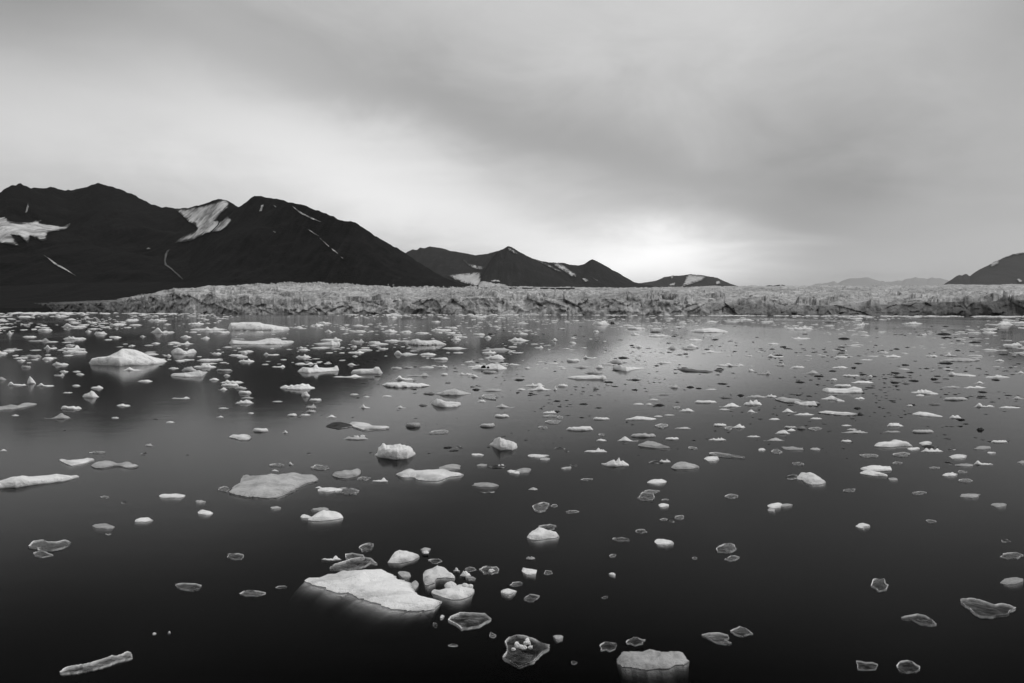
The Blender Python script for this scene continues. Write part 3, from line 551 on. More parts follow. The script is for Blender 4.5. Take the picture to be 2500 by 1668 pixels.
    sub = [(L, -.01 * q), (Lx(.5 + tp / 2) + off * .45, -.04 * q - sk * .25), (Lx(tp) + off * .8, -.06 * q - sk * .5), (Lx(tp * .92) + off, -.09 * q - sk * .9), (cen + (L - cen) * .65 + off * .6, -.13 * q - sk * 1.2), (cen + (L - cen) * .3, -.16 * q - sk * 1.4)]
    if cl or kind == 'd': sub = [(L, -.005), (cen + (L - cen) * .97, -.05 * min(1, size)), (cen + (L - cen) * .5, -.09 * min(1, size))]
    vv = [top]; faces = [list(f) for f in fs]; prev = loop; base = nT
    for p, zz in sub:
        jz = vn(p[:, 0] * sc + seed, p[:, 1] * sc) * .04
        vv.append(np.column_stack([p, np.full(len(p), zz) + (jz if zz < -.05 else 0)]))
        cur = list(range(base, base + nC)); base += nC
        for i in range(nC):
            j = (i + 1) % nC; faces.append([prev[i], cur[i], cur[j], prev[j]])
        prev = cur
    faces.append(list(prev))
    v = np.vstack(vv); rest = len(v) - nT; foot = None
    if 'skirt' in o and big is not None and not cl and o.get('part'):
        nf = len(fs) + nC; lo = v[nT:]; foot = (lo, [[i - nT for i in f] for f in faces[nf:]]); faces = faces[:nf]
    a = dict(band=np.zeros(len(v)), rim=np.r_[rim, np.full(rest, .5 if cl else 0.)], milk=np.r_[milk, np.full(rest, .05 if cl else 0.)])
    if cl: a['rim'][nT:nT + nC] = np.clip(rim[loop], .2, 1); a['rim'][nT + nC:] = .04
    if foot is None: return mesh(name, v, faces, mat, True, a, True)
    v = v[:nT + nC]; a = {k: q[:nT + nC] for k, q in a.items()}
    ob = mesh(name, v, faces, mat, True, a, True); zf = np.zeros(len(foot[0]))
    ft = mesh('underwater_foot', foot[0] - np.array(ob.location), foot[1], mat, True, dict(band=zf, rim=zf, milk=zf), False, ob)
    return ob

def shape(kind, x0, x1, yt, yb, seed):
    r = random.Random(seed); n = 26; u = np.linspace(0, 1, n); A = yb - yt
    e = np.clip(1 - (2 * u - 1) ** 2, 0, 1)
    nz = np.array([vn(k * r.uniform(.55, .6) + seed, seed * .7) for k in range(n)]); c = r.uniform(.33, .67)
    if kind == 'l': h = e ** .6 * (.8 + .3 * nz)
    elif kind == 'f': h = np.minimum(1, e * 2.6) ** .7 * (.82 + .16 * nz + r.uniform(-.25, .25) * (u - .5))
    elif kind == 'p': h = np.maximum(np.clip(1 - np.abs(u - c) / .3, 0, 1) ** 1.1, .3 * e ** .5)
    elif kind == 'k':
        h = .42 * np.minimum(1, e * 2) ** .6
        for q in range(r.randint(3, 6)):
            p = r.uniform(.12, .88); w = r.uniform(.05, .14); h = np.maximum(h, (r.uniform(.6, 1.) * np.clip(1 - np.abs(u - p) / w, 0, 1) ** .6) * min(1, 4 * p, 4 * (1 - p)))
    elif kind in 'ab':
        p = r.uniform(.16, .3); v = u if kind == 'a' else 1 - u
        h = np.maximum(np.exp(-((v - p) / .15) ** 2), (.36 + .12 * nz) * np.minimum(1, e * 2.5) ** .6) * np.minimum(1, e * 6) ** .5
    elif r.random() < .6: h = np.clip(1 - np.abs((u - c) / np.where(u < c, c, 1 - c)) ** r.uniform(1.5, 2.6), 0, 1) ** r.uniform(.7, 1) * (.82 + .3 * nz)
    else: h = np.exp(-((u - c) / .27) ** 2) * (.88 + .2 * nz) * np.minimum(1, e * 3) ** .7
    h = np.clip(h / max(h.max(), .01), .04, 1)
    flat = .26 if kind in 'fl' else .16
    b = yb - A * flat * (2 * u - 1) ** 2 * (1 + .4 * nz)
    x = x0 + u * (x1 - x0); t = np.minimum(b - .3, yb - A * h)
    if kind in 'lf': t = np.minimum(b - .3, np.minimum(t, b - .2 * A * np.sqrt(e)))
    return list(zip(x, t)), list(zip(x, b))
def blob(x0, x1, yt, yb, seed):
    r = random.Random(seed); m = r.randint(10, 15); a = sorted((k + r.uniform(.1, .9)) * 2 * math.pi / m for k in range(m))
    p = np.array([(math.cos(q) * (k_ := r.uniform(.7, 1.1)), math.sin(q) * k_ * r.uniform(.9, 1.1)) for q in a])
    sh = r.uniform(-.35, .35); p[:, 0] += sh * p[:, 1]
    p = (p - p.min(0)) / np.ptp(p, axis=0)
    return np.column_stack([x0 + p[:, 0] * (x1 - x0), yt + p[:, 1] * (yb - yt)])

ICE = []      # (object, x, y, w, h, shape, material, short name or None, label)
def kname(k, m, h): return {'c': 'clear_ice_slab', 'd': 'dark_ice_fragment'}.get(m, 'ice_floe')
CAT = dict(ice_floe='ice floe', iceberg='iceberg', clear_ice_slab='ice slab', dark_ice_fragment='ice fragment')
for q, (b, tl, m, kn, short, label, top, bot, o) in enumerate(BIG):
    ox, oy = TILE[tl]; cv = lambda P: [(ox + x / 3.76, oy + y / 3.76) for x, y in P]
    t, bo = cv(top), cv(bot)
    if b == 'E': ob = elevation(kn, t, bo, M[m], o, 3.1 * q + 1, cv(o['shelf']) if 'shelf' in o else None)
    else: ob = slab(kn, t + bo[::-1], M[m], m, dict(o, part=1), 3.1 * q + 1)
    xs = [p[0] for p in t]; ys = [p[1] for p in t + bo]
    ICE.append([ob, sum(xs[::len(xs) - 1]) / 2, (min(ys) + max(ys)) / 2, max(xs) - min(xs), max(ys) - min(ys), None, m, short, label])
sd = 100
for tl, txt in SMALL.items():
    ox, oy = TILE[tl]
    for it in txt.split():
        f = it.split(','); x0, x1, yt, yb = (float(v) for v in f[:4]); k, m = f[4], f[5]; sd += 1
        x0, x1, yt, yb = ox + x0 / 3.76, ox + x1 / 3.76, oy + yt / 3.76, oy + yb / 3.76
        kn = kname(k, m, yb - yt)
        near = yb > 1085
        if k == 's' or (near and k in 'fl'):
            ob = slab(kn, blob(x0, x1, yt, yb, sd), M[m], m, dict(zt=.05 if m == 'c' else .05, dome=.05 if m != 'c' else 0., skirt=.1 if m in 'wg' else .06, milk=rng.uniform(.02, .13)), sd * 1.7)
        else:
            t, bo = shape(k, x0, x1, yt, yb, sd)
            ob = elevation(kn, t, bo, M['h' if m == 'd' and x1 - x0 > 22 else m], dict(style='f' if k in 'fa' else 'm', amp=.7 if k == 'k' else .35), sd * 1.7)
        ICE.append([ob, (x0 + x1) / 2, (yt + yb) / 2, x1 - x0, yb - yt, k, m, None, None])
# of each kind the 300 that show largest stay things; the smallest floes join the loose brash
def to_arrays(obs):
    V, F, A, m = [], [], [], 0; b = 0
    for o in obs:
        me = o.data; v = np.array([tuple(p.co) for p in me.vertices]) + np.array(o.location); V.append(v)
        F += [tuple(b + i for i in p.vertices) for p in me.polygons]; b += len(v)
        q = np.zeros(len(v), dtype=np.float32); me.attributes['rim'].data.foreach_get('value', q); A.append(q)
        bpy.data.objects.remove(o); bpy.data.meshes.remove(me)
    return V, F, A
floes = sorted((i for i in ICE if i[0].name.startswith('ice_floe') and not i[7]), key=lambda i: i[3] * i[4])
spare = floes[:max(0, sum(i[0].name.startswith('ice_floe') for i in ICE) - 300)]
ICE = [i for i in ICE if not any(i is s for s in spare)]
EXTRA = to_arrays([i[0] for i in spare])
# ---- labels: by look, then by the named floes on either side
def describe():
    LM = [i for i in ICE if i[7]]; rows = []
    word = dict(f='flat', l='thin', m='rounded', k='craggy', p='peaked', a='hump-ended', b='hump-ended', s='clear')
    tone = dict(w='white', g='grey', d='dark', c='')
    for i in ICE:
        if i[7]: continue
        r = float(rdist(i[1], i[2] + i[4] / 2)); wm = i[3] / FPX * r
        size = 'tiny' if wm < .9 else 'small' if wm < 2.5 else 'broad' if wm > 7 else 'mid-sized'
        noun = {'c': 'slab', 'd': 'fragment'}.get(i[6], 'floe')
        d = ' '.join(w for w in (size, tone[i[6]], word[i[5]] if i[5] != 's' or i[6] == 'c' else 'ragged', noun) if w)
        key = lambda j: math.hypot((j[1] - i[1]) / 1.5, (j[2] - i[2]) * 2.2)
        lf = min((j for j in LM if j[1] <= i[1]), key=key, default=None); rt = min((j for j in LM if j[1] > i[1]), key=key, default=None)
        if lf and rt: loc = 'between the %s and the %s' % (lf[7], rt[7])
        else: loc = 'between the %s and the photo edge' % (lf or rt)[7]
        rows.append([i, d, loc])
    by = {}
    for r in rows: by.setdefault(r[1] + ' ' + r[2], []).append(r)
    for k, v in by.items():
        v.sort(key=lambda r: r[0][2])
        names = [['']] if len(v) == 1 else None
        pre = [''] if len(v) == 1 else ['farther ', 'nearer '] if len(v) == 2 else (['farther ', 'middle ', 'nearer '] if len(v) == 3 else ['first ', 'second ', 'third ', 'fourth ', 'fifth ', 'sixth ', 'seventh ', 'eighth ', 'ninth '])
        for q, r in enumerate(v):
            tail = ', counting from the glacier' if len(v) > 3 else ''
            r[0][8] = pre[min(q, len(pre) - 1)] + r[1] + ' ' + r[2]
            if len(v) > 3: r[0][8] = r[0][8].replace('between the', 'out from the glacier between', 1).replace(' and the ', ' and ', 1)
describe()
GR = dict(ice_floe='ice floes drifting on the water', iceberg='icebergs standing among the floes', clear_ice_slab='clear slabs of ice in the near water', dark_ice_fragment='dark fragments of ice among the floes')
for i in ICE:
    kn = i[0].name.split('.')[0]; tag(i[0], i[8], CAT[kn], GR[kn])

# ---- lumps lying on floes: dropped on whatever is below
dg = bpy.context.evaluated_depsgraph_get(); dg.update()
def lump(name, px, py, w, h, mat, label, cat, seed, group=None, flat=.8):
    x, y, z = (float(v) for v in ray(px, py)); hit, loc, *_ = SC.ray_cast(dg, Vector((0, 0, HC)), Vector((x, y, z)).normalized())
    if hit and loc.z > 0.005: r = math.hypot(loc.x, loc.y); z0 = loc.z
    else: r = float(rdist(px, py + h / 2)); z0 = .05
    R_ = w / 2 / FPX * r; dxp, dyp = (float(v) for v in plan_dir(px)); hz = h / FPX * r / 2
    gx, gy = dxp * r, dyp * r
    nu, nv = (12, 18) if 'snowball' in label or cat == 'boulder' else (5, 7)
    u = np.linspace(0, np.pi, nu); v = np.linspace(0, 2 * np.pi, nv, endpoint=False); U, Vv = np.meshgrid(u, v, indexing='ij')
    X, Y, Z = np.sin(U) * np.cos(Vv), np.sin(U) * np.sin(Vv), np.cos(U)
    k = 1 + (.25 if nu > 6 else .7) * fbm(X * 1.3 + seed, Y * 1.3, Z * 1.3, 3)
    p = np.stack([X * k * R_, Y * k * R_ * .85, Z * k * hz], -1).reshape(-1, 3) + [gx, gy, z0 + hz * .25]
    n = len(p); a = np.zeros(n)
    return tag(mesh(name, p, grid_faces(nu, nv, True), mat, nu > 6, dict(band=a, rim=a, milk=a), True), label, cat, group)
for q, (px, py, w, h, lb) in enumerate(CHUNKS): lump('ice_chunk', px, py, w, h, M['w'], lb, 'ice chunk', 5.3 * q + 2, 'loose chunks lying on floes')
lump('boulder', 625 + 2090 / 3.76, 760 + 517 / 3.76, 12, 8, mat_rock('black_rock', .006, .02, 3.), 'black boulder sitting on a bright white floe', 'boulder', 77)
lump('boulder', 625 + 2132 / 3.76, 760 + 519 / 3.76, 6.5, 5, bpy.data.materials['black_rock'], 'smaller black stone beside the boulder on the floe', 'boulder', 91)

# ---- the ice nobody could count: far brash and dark chips
def scatter(name, n, gen, mat, label, extra=None):
    V, F = [], []; b = 0; r = random.Random(len(name))
    while n:
        g = gen(r)
        if g is None: continue
        n -= 1
        px, py, w, h = g
        rr = float(rdist(px, py)); hw = w / 2 / FPX * rr; hz = h / FPX * rr
        D = min(hw * .9, float(rdist(px, py - max(h * .8, w * .12))) - rr); dxp, dyp = (float(v) for v in plan_dir(px)); m = 9
        ang = [2 * math.pi * k / m for k in range(m)]
        for lev, (sc, z) in enumerate(((1., -.05), (1.02, hz * .1), (.7, hz * .75), (.3, hz * 1.))):
            for k, a in enumerate(ang):
                j = .72 + .5 * abs(vn(k * 1.37 + b, px * .3)); lx = math.cos(a) * hw * sc * j; ly = math.sin(a) * D / 2 * sc * j
                zz = z * (1 + .45 * float(vn(k * .9 + b, lev * 2.1))) if lev else z
                V.append((dxp * (rr + ly) + dyp * lx, dyp * (rr + ly) - dxp * lx, zz))
        for lev in range(3):
            for k in range(m):
                k2 = (k + 1) % m; F.append((b + lev * m + k, b + lev * m + k2, b + lev * m + m + k2, b + lev * m + m + k))
        F.append(tuple(b + 3 * m + k for k in range(m))); b += 4 * m
    v = np.array(V); a = np.zeros(len(v)); rim = a
    if extra and extra[1]:
        F += [tuple(i + len(v) for i in f) for f in extra[1]]; v = np.vstack([v] + extra[0]); rim = np.concatenate([a] + extra[2]); a = np.zeros(len(v))
    return tag(mesh(name, v, F, mat, True, dict(band=a, rim=rim, milk=a)), label, 'brash ice', None, 'stuff')
def shore(px): return 763 + 10 * px / 2500
def g_brash(r):
    px = r.uniform(-60, 2560); u = r.random()
    dy = 1.5 + 130 * u ** 2.4
    py = shore(px) + dy
    dens = 1 if dy < 45 else (.8 if px < 1300 else .5)
    cl = float(vn(px / 130., py / 14., 3.)) * .5 + .5
    if r.random() > dens * min(1, max(.06, (cl - .36) * 3.2)): return None
    w = r.uniform(3, 10) * (1 + (r.random() ** 6) * 3.) * (.8 + dy / 160); return px, py, w, max(.5, w * r.uniform(.04, .11))
def g_chips(r):
    px = r.uniform(700, 2540) if r.random() < .9 else r.uniform(150, 900); py = r.gauss(905, 85)
    if py < 795 or py > 1140: return None
    if r.random() > (.15 + .85 * min(1, max(0, (px - 700) / 1300))) * min(1, max(.08, .3 + 1.6 * float(vn(px / 90., py / 22., 8.)))): return None
    w = r.uniform(3, 10) * (1 + r.random() ** 6 * 2.); return px, py, w, max(.5, w * r.uniform(.06, .12))
def g_line(r):
    px = r.uniform(-60, 2560); return px, shore(px) + r.uniform(.2, 1.5), r.uniform(6, 24), r.uniform(.7, 1.8)
brash_ice = scatter('brash_ice', 1900, g_brash, M['w'], 'countless small bits of white brash ice floating out to the glacier', EXTRA)
ice_chips = scatter('ice_chips', 850, g_chips, M['d'], 'countless dark chips of clear ice strewn over the open water')
shore_ice = scatter('shore_ice', 420, g_line, M['w'], 'line of crushed white ice along the foot of the glacier')

# ================= the setting
def mountain(name, sky, rb, rr, ybase, mat, label, seed, rough=1., step=3., rvar=.12, group='mountains round the fjord', power=1.):
    x0, x1 = sky[0][0], sky[-1][0]; px = np.arange(x0, x1 + step, step); n = len(px)
    yr = interp(sky, px); dx, dy = plan_dir(px); yb = np.full(n, float(ybase))
    rbv = rb * (1 + .04 * vn(px / 160 + seed, px * 0)); rrv = rr * (1 + rvar * vn(px / 210 + seed, px * 0 + 3))
    def blur(s):
        kx = np.arange(-int(3 * s), int(3 * s) + 1); w = np.exp(-(kx / s) ** 2 / 2); w /= w.sum()
        return np.convolve(np.pad(yr, len(kx) // 2, mode='edge'), w, 'valid')
    lv = [yr] + [blur(s * max(.15, (x1 - x0) / 900)) for s in (2.5, 6, 14, 30)]
    rows = []; K = 46
    for k in range(K):
        t = k / (K - 1); r = rbv + (rrv - rbv) * t
        b = min(3.999, max(0, (1 - t) * 7)); b0 = int(b); ysk = lv[b0] * (1 - b + b0) + lv[b0 + 1] * (b - b0)
        y = yb + (np.maximum(ysk, yr) - yb) * t ** power; z = HC + slope(px, np.minimum(y, yb)) * r
        x_, y_ = dx * r, dy * r; sc = 1 / (.09 * (rr - rb) + .02 * rr)
        g = fbm(x_ * sc + seed, y_ * sc * .45, t * .8, 5, True) * .6 + fbm(x_ * sc * .45 - seed, y_ * sc * .45, o=3) * .6
        z = z + g * rough * math.sin(math.pi * min(t, 1)) ** .8 * .07 * (HC + slope(px, yr) * rrv)
        if k == K - 1: z = z + fbm(px / 9. + seed, px * 0, o=4) * rr * .0009 * rough
        rows.append(np.stack([x_, y_, z], -1))
    for s, q in ((1.12, .82), (1.3, .5), (1.6, .1), (1.7, -.05)):
        r = rrv * s; z = (HC + slope(px, yr) * rrv) * q; rows.append(np.stack([dx * r, dy * r, z], -1))
    rows.insert(0, np.stack([dx * rbv * .98, dy * rbv * .98, np.full(n, -6.)], -1))
    v = np.concatenate(rows); o = mesh(name, v, grid_faces(len(rows), n)[:, ::-1], mat)
    return tag(o, label, 'mountain', group, 'structure')
z1 = lambda P: [(x / 2.765, 400 + y / 2.765) for x, y in P]
z2 = lambda P: [(800 + x / 2.765, 540 + y / 2.765) for x, y in P]
z3 = lambda P: [(1600 + x / 2.611, 560 + y / 2.611) for x, y in P]
S1 = [(-320, 520), (-150, 488)] + z1([(0,210),(60,185),(110,155),(165,142),(185,138),(230,160),(250,168),(270,164),(310,165),(350,172),(385,160),(430,175),(490,183),(540,180),(600,165),(650,150),(695,131),(740,148),(800,160),(870,185),(950,220),(1050,275),(1110,295),(1160,294),(1210,305),(1300,298),(1400,270),(1460,250),(1500,238),(1550,247),(1600,275),(1632,293),(1720,330),(1800,380),(2000,540),(2300,800)])
S2 = z1([(1100,830),(1230,700),(1400,520),(1530,380),(1632,293),(1650,282),(1700,245),(1740,218),(1790,218),(1850,236),(1900,242),(2000,268),(2035,272),(2080,285),(2150,315),(2200,330),(2260,355),(2310,382),(2345,384)]) + z2([(165,0),(205,15),(250,45),(310,88),(370,125),(450,170),(500,197),(540,225),(650,300),(750,360),(850,405),(940,440),(1010,470)])
S3 = z2([(380,440),(460,300),(520,225),(545,208),(580,190),(600,198),(612,194),(625,178),(660,182),(690,172),(760,180),(800,190),(830,203),(850,202),(900,212),(1000,230),(1080,222),(1150,200),(1230,215),(1300,230),(1380,252),(1440,268),(1490,278),(1520,280),(1590,282),(1640,295),(1690,298),(1730,290),(1760,268),(1785,256),(1840,285),(1920,330),(2000,375),(2060,410),(2110,425),(2260,446),(2300,460)])
S3b = z2([(1000,452),(1030,400),(1050,350),(1080,300),(1110,250),(1150,205),(1168,195),(1185,190),(1200,180),(1218,168),(1240,174),(1300,210),(1340,232),(1380,252),(1440,290),(1500,322),(1580,370),(1650,400),(1720,430),(1800,455)])
S4 = z2([(2050,440),(2090,421),(2150,413)]) + z3([(0,328),(50,305),(100,298),(160,294),(210,288),(320,298),(390,310),(430,330),(470,348),(515,361),(560,372)])
S5 = z3([(940,372),(985,358),(1020,345),(1050,347),(1090,340),(1130,330),(1150,345),(1180,328),(1220,314),(1280,312),(1340,306),(1400,325),(1420,332),(1435,327),(1450,336),(1500,334),(1530,325),(1560,328),(1580,316),(1610,315),(1640,304),(1665,312),(1690,312),(1715,317),(1745,307),(1770,314),(1800,312),(1845,325),(1900,338),(2000,352),(2100,372)])
S6 = z3([(1780,372),(1815,355),(1870,320),(1900,300),(1920,292),(1935,297),(1950,288),(1965,285),(1985,299),(2010,280),(2040,260),(2070,245),(2100,230),(2150,205),(2200,180),(2250,162),(2300,155),(2320,150),(2350,151)]) + [(2560, 612), (2700, 640), (2800, 660)]
S7 = z3([(640,372),(700,360),(715,356),(740,360),(775,354),(800,354),(825,358),(870,362),(930,372)])
MT = {}
MT[1] = mountain('mountain', S1, 1900, 3100, 706, mat_rock('black_scree', .002, .022), 'long black mountain with twin summits and a hanging glacier in its notch', 1, 1.5)
MT[2] = mountain('mountain', S2, 1750, 2500, 708, bpy.data.materials['black_scree'], 'steep black mountain with a flat-tipped peak and a long falling ridge', 7, 1.5)
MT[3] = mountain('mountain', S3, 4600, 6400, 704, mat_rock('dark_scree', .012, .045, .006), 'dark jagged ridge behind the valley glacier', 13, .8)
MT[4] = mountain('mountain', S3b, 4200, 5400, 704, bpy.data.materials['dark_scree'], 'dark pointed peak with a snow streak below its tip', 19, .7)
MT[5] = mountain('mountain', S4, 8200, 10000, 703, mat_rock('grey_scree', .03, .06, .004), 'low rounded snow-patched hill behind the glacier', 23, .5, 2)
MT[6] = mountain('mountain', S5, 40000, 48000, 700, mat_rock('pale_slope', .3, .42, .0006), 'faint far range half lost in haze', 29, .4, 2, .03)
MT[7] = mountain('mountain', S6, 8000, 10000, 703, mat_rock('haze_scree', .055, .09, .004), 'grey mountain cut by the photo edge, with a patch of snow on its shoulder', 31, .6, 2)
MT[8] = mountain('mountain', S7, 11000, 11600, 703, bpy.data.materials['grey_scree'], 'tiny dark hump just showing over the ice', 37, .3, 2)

# snow and ice lying on the slopes: a sheet laid on the rock
snow_mat = mat_snow('old_snow', .13, .58); dim_mat = mat_snow('dusty_snow', .1, .2); pale_mat = mat_snow('gravel_stream', .05, .09)
def trees(keys):
    r = []
    for k in keys:
        me = MT[k].data; r.append((k, BVHTree.FromPolygons([v.co for v in me.vertices], [tuple(p.vertices) for p in me.polygons])))
    return r
BV = trees(range(1, 9))
def patch(poly, mat, lift=3., step=None, name='snow_patch', skip=(), soft=.12):
    P = resample(poly, step or 2.2); P = P + np.stack([vn(P[:, 0] * .35, P[:, 1] * .35), vn(P[:, 0] * .35 + 9, P[:, 1] * .35)], -1) * .7
    st = step or 3.
    g = np.stack(np.meshgrid(np.arange(P[:, 0].min(), P[:, 0].max(), st), np.arange(P[:, 1].min(), P[:, 1].max(), st)), -1).reshape(-1, 2)
    if len(g): g = g[inside(g, P)]
    if len(g): g = g[edge_dist(g, P) > st * .4]
    allp = np.vstack([P, g]) if len(g) else P; n = len(P)
    vs, es, fs, *_ = delaunay_2d_cdt([Vector(p) for p in allp.tolist()], [(i, (i + 1) % n) for i in range(n)], [], 1, 1e-5)
    out = []; votes = {}; ed = np.clip(edge_dist(np.array([[p.x, p.y] for p in vs]), P) / max(2.2, min(11., .5 * min(np.ptp(P, axis=0)))) + soft, 0, 1)
    for p in vs:
        x, y, z = (float(v) for v in ray(p.x, p.y)); d = Vector((x, y, z)).normalized(); best = None
        for k, b in BV:
            loc, nr, idx, dist = b.ray_cast(Vector((0, 0, HC)), d)
            if loc is not None and (best is None or dist < best[0]): best = (dist, loc, nr, k)
        out.append(best)
        if best: votes[best[3]] = votes.get(best[3], 0) + 1
    tot = sum(votes.values())
    for k, n_ in votes.items():
        if n_ < .12 * tot or k in skip: continue
        V = np.array([tuple(q[1] + (q[2] if q[2].z > 0 else -q[2]) * lift) if q else (0, 0, 0) for q in out])
        F = [tuple(f) for f in fs if all(out[i] and out[i][3] == k for i in f)]
        F = [f for f in F if np.ptp(V[list(f), 1]) < 700 * max(1, V[f[0], 1] / 3000)]
        if F:
            use = sorted({i for f in F for i in f}); ix = {i: j for j, i in enumerate(use)}
            mesh(name, V[use], [tuple(ix[i] for i in f) for f in F], mat, True, dict(edge=ed[use]), parent=MT[k])
SNOW1 = [(-40,372),(35,366),(70,395),(110,402),(150,404),(200,400),(275,383),(258,406),(340,420),(420,432),(475,405),(474,422),(440,450),(350,462),(315,475),(312,520),(285,528),(262,522),(240,500),(235,518),(225,500),(200,490),(190,545),(160,520),(130,490),(70,482),(100,520),(130,560),(60,550),(0,540),(-60,535)]
patch(z1(SNOW1), snow_mat)
patch(z1([(1185,312),(1240,309),(1340,298),(1430,276),(1500,250),(1530,252),(1545,268),(1540,300),(1490,340),(1463,385),(1480,394),(1540,358),(1568,388),(1535,430),(1490,458),(1400,470),(1340,500),(1290,525),(1240,532),(1180,538),(1220,505),(1320,458),(1336,440),(1320,415),(1280,400),(1240,360)]), snow_mat, name='hanging_glacier')
for p in ([(1975,290),(2060,345),(2172,397),(2100,375),(2020,332)], [(2080,446),(2120,468),(2160,497),(2115,474)], [(2158,503),(2225,560),(2220,564),(2163,514)], [(2243,577),(2281,610),(2275,611),(2240,583)], [(2300,631),(2318,643),(2312,644)], [(298,622),(380,680),(440,712),(512,762),(440,722),(370,688)], [(1762,285),(1782,281),(1775,300),(1768,325),(1750,326),(1758,305)], [(1845,280),(1868,296),(1860,298)], [(1843,455),(1862,468),(1855,470)]):
    patch(z1(p), snow_mat, 2.5, 1.4, soft=.5)
for p in ([(165,335),(186,262),(190,290),(178,330)], [(1000,568),(1015,578),(985,580)]): patch(z1(p), dim_mat, 2.5, 1.4, soft=.5)
patch(z1([(1155,583),(1140,590),(1127,620),(1118,665),(1125,685),(1160,712),(1205,752),(1250,802),(1238,795),(1195,755),(1150,715),(1112,690),(1108,660),(1114,615),(1128,588)]), pale_mat, 2.5, 1.4, 'meltwater_channel', soft=.6)
patch(z2([(808,372),(870,362),(950,355),(1038,348),(1030,385),(1060,400),(1110,408),(1160,404),(1200,418),(1225,446),(1010,446),(940,430),(870,405)]), mat_snow('valley_ice', .34, .5), 6., 1.8, 'valley_glacier', (4,))
patch(z2([(1015, 448), (1024, 418), (1040, 408), (1062, 412), (1110, 420), (1160, 424), (1195, 431), (1226, 448)]), bpy.data.materials['valley_ice'], 5., 1.6, 'valley_glacier', (1, 2, 3), .3)
for p in ([(915,266),(930,270),(945,290),(1060,315),(1042,335),(990,328),(950,305)], [(1212,182),(1240,185),(1287,228),(1262,226),(1225,205)], [(1395,260),(1480,292),(1580,342),(1562,347),(1450,292)], [(1510,284),(1560,285),(1605,310),(1625,328),(1680,365),(1676,382),(1640,375),(1590,338),(1545,316)], [(1715,395),(1740,390),(1766,412),(1740,415)], [(1095,405),(1150,402),(1165,415),(1110,415)], [(1770,372),(1800,392),(1830,408),(1815,408)]):
    patch(z2(p), snow_mat, 6., 1.5)
for p in ([(215,289),(330,299),(300,330),(250,348),(200,362),(165,372),(182,345),(192,310)], [(85,357),(128,340),(124,362),(92,364)], [(383,340),(405,330),(416,350),(388,355)], [(95,302),(120,297),(105,320)]):
    patch(z3(p), mat_snow('far_snow', .38, .5), 8., 1.5)
for p in ([(2132,222),(2168,200),(2202,178),(2188,225),(2160,240),(2140,246)], [(2222,178),(2320,151),(2350,152),(2440,150),(2440,156),(2350,160),(2290,168),(2235,186)], [(2298,320),(2320,318),(2345,338),(2318,346)]):
    patch(z3(p), bpy.data.materials['far_snow'], 8., 1.5)

# low dark moraine between the mountains and the ice
mor = mountain('moraine', [(-350, 705), (0, 700), (150, 692), (300, 690), (430, 689), (560, 690), (700, 696), (850, 700), (1100, 702), (1400, 703)], 1330, 1740, 752, mat_rock('moraine_gravel', .005, .022, .01), 'dark gravel moraine between the black mountains and the glacier', 41, .5, 4, .02, None)
mor['category'] = 'moraine'

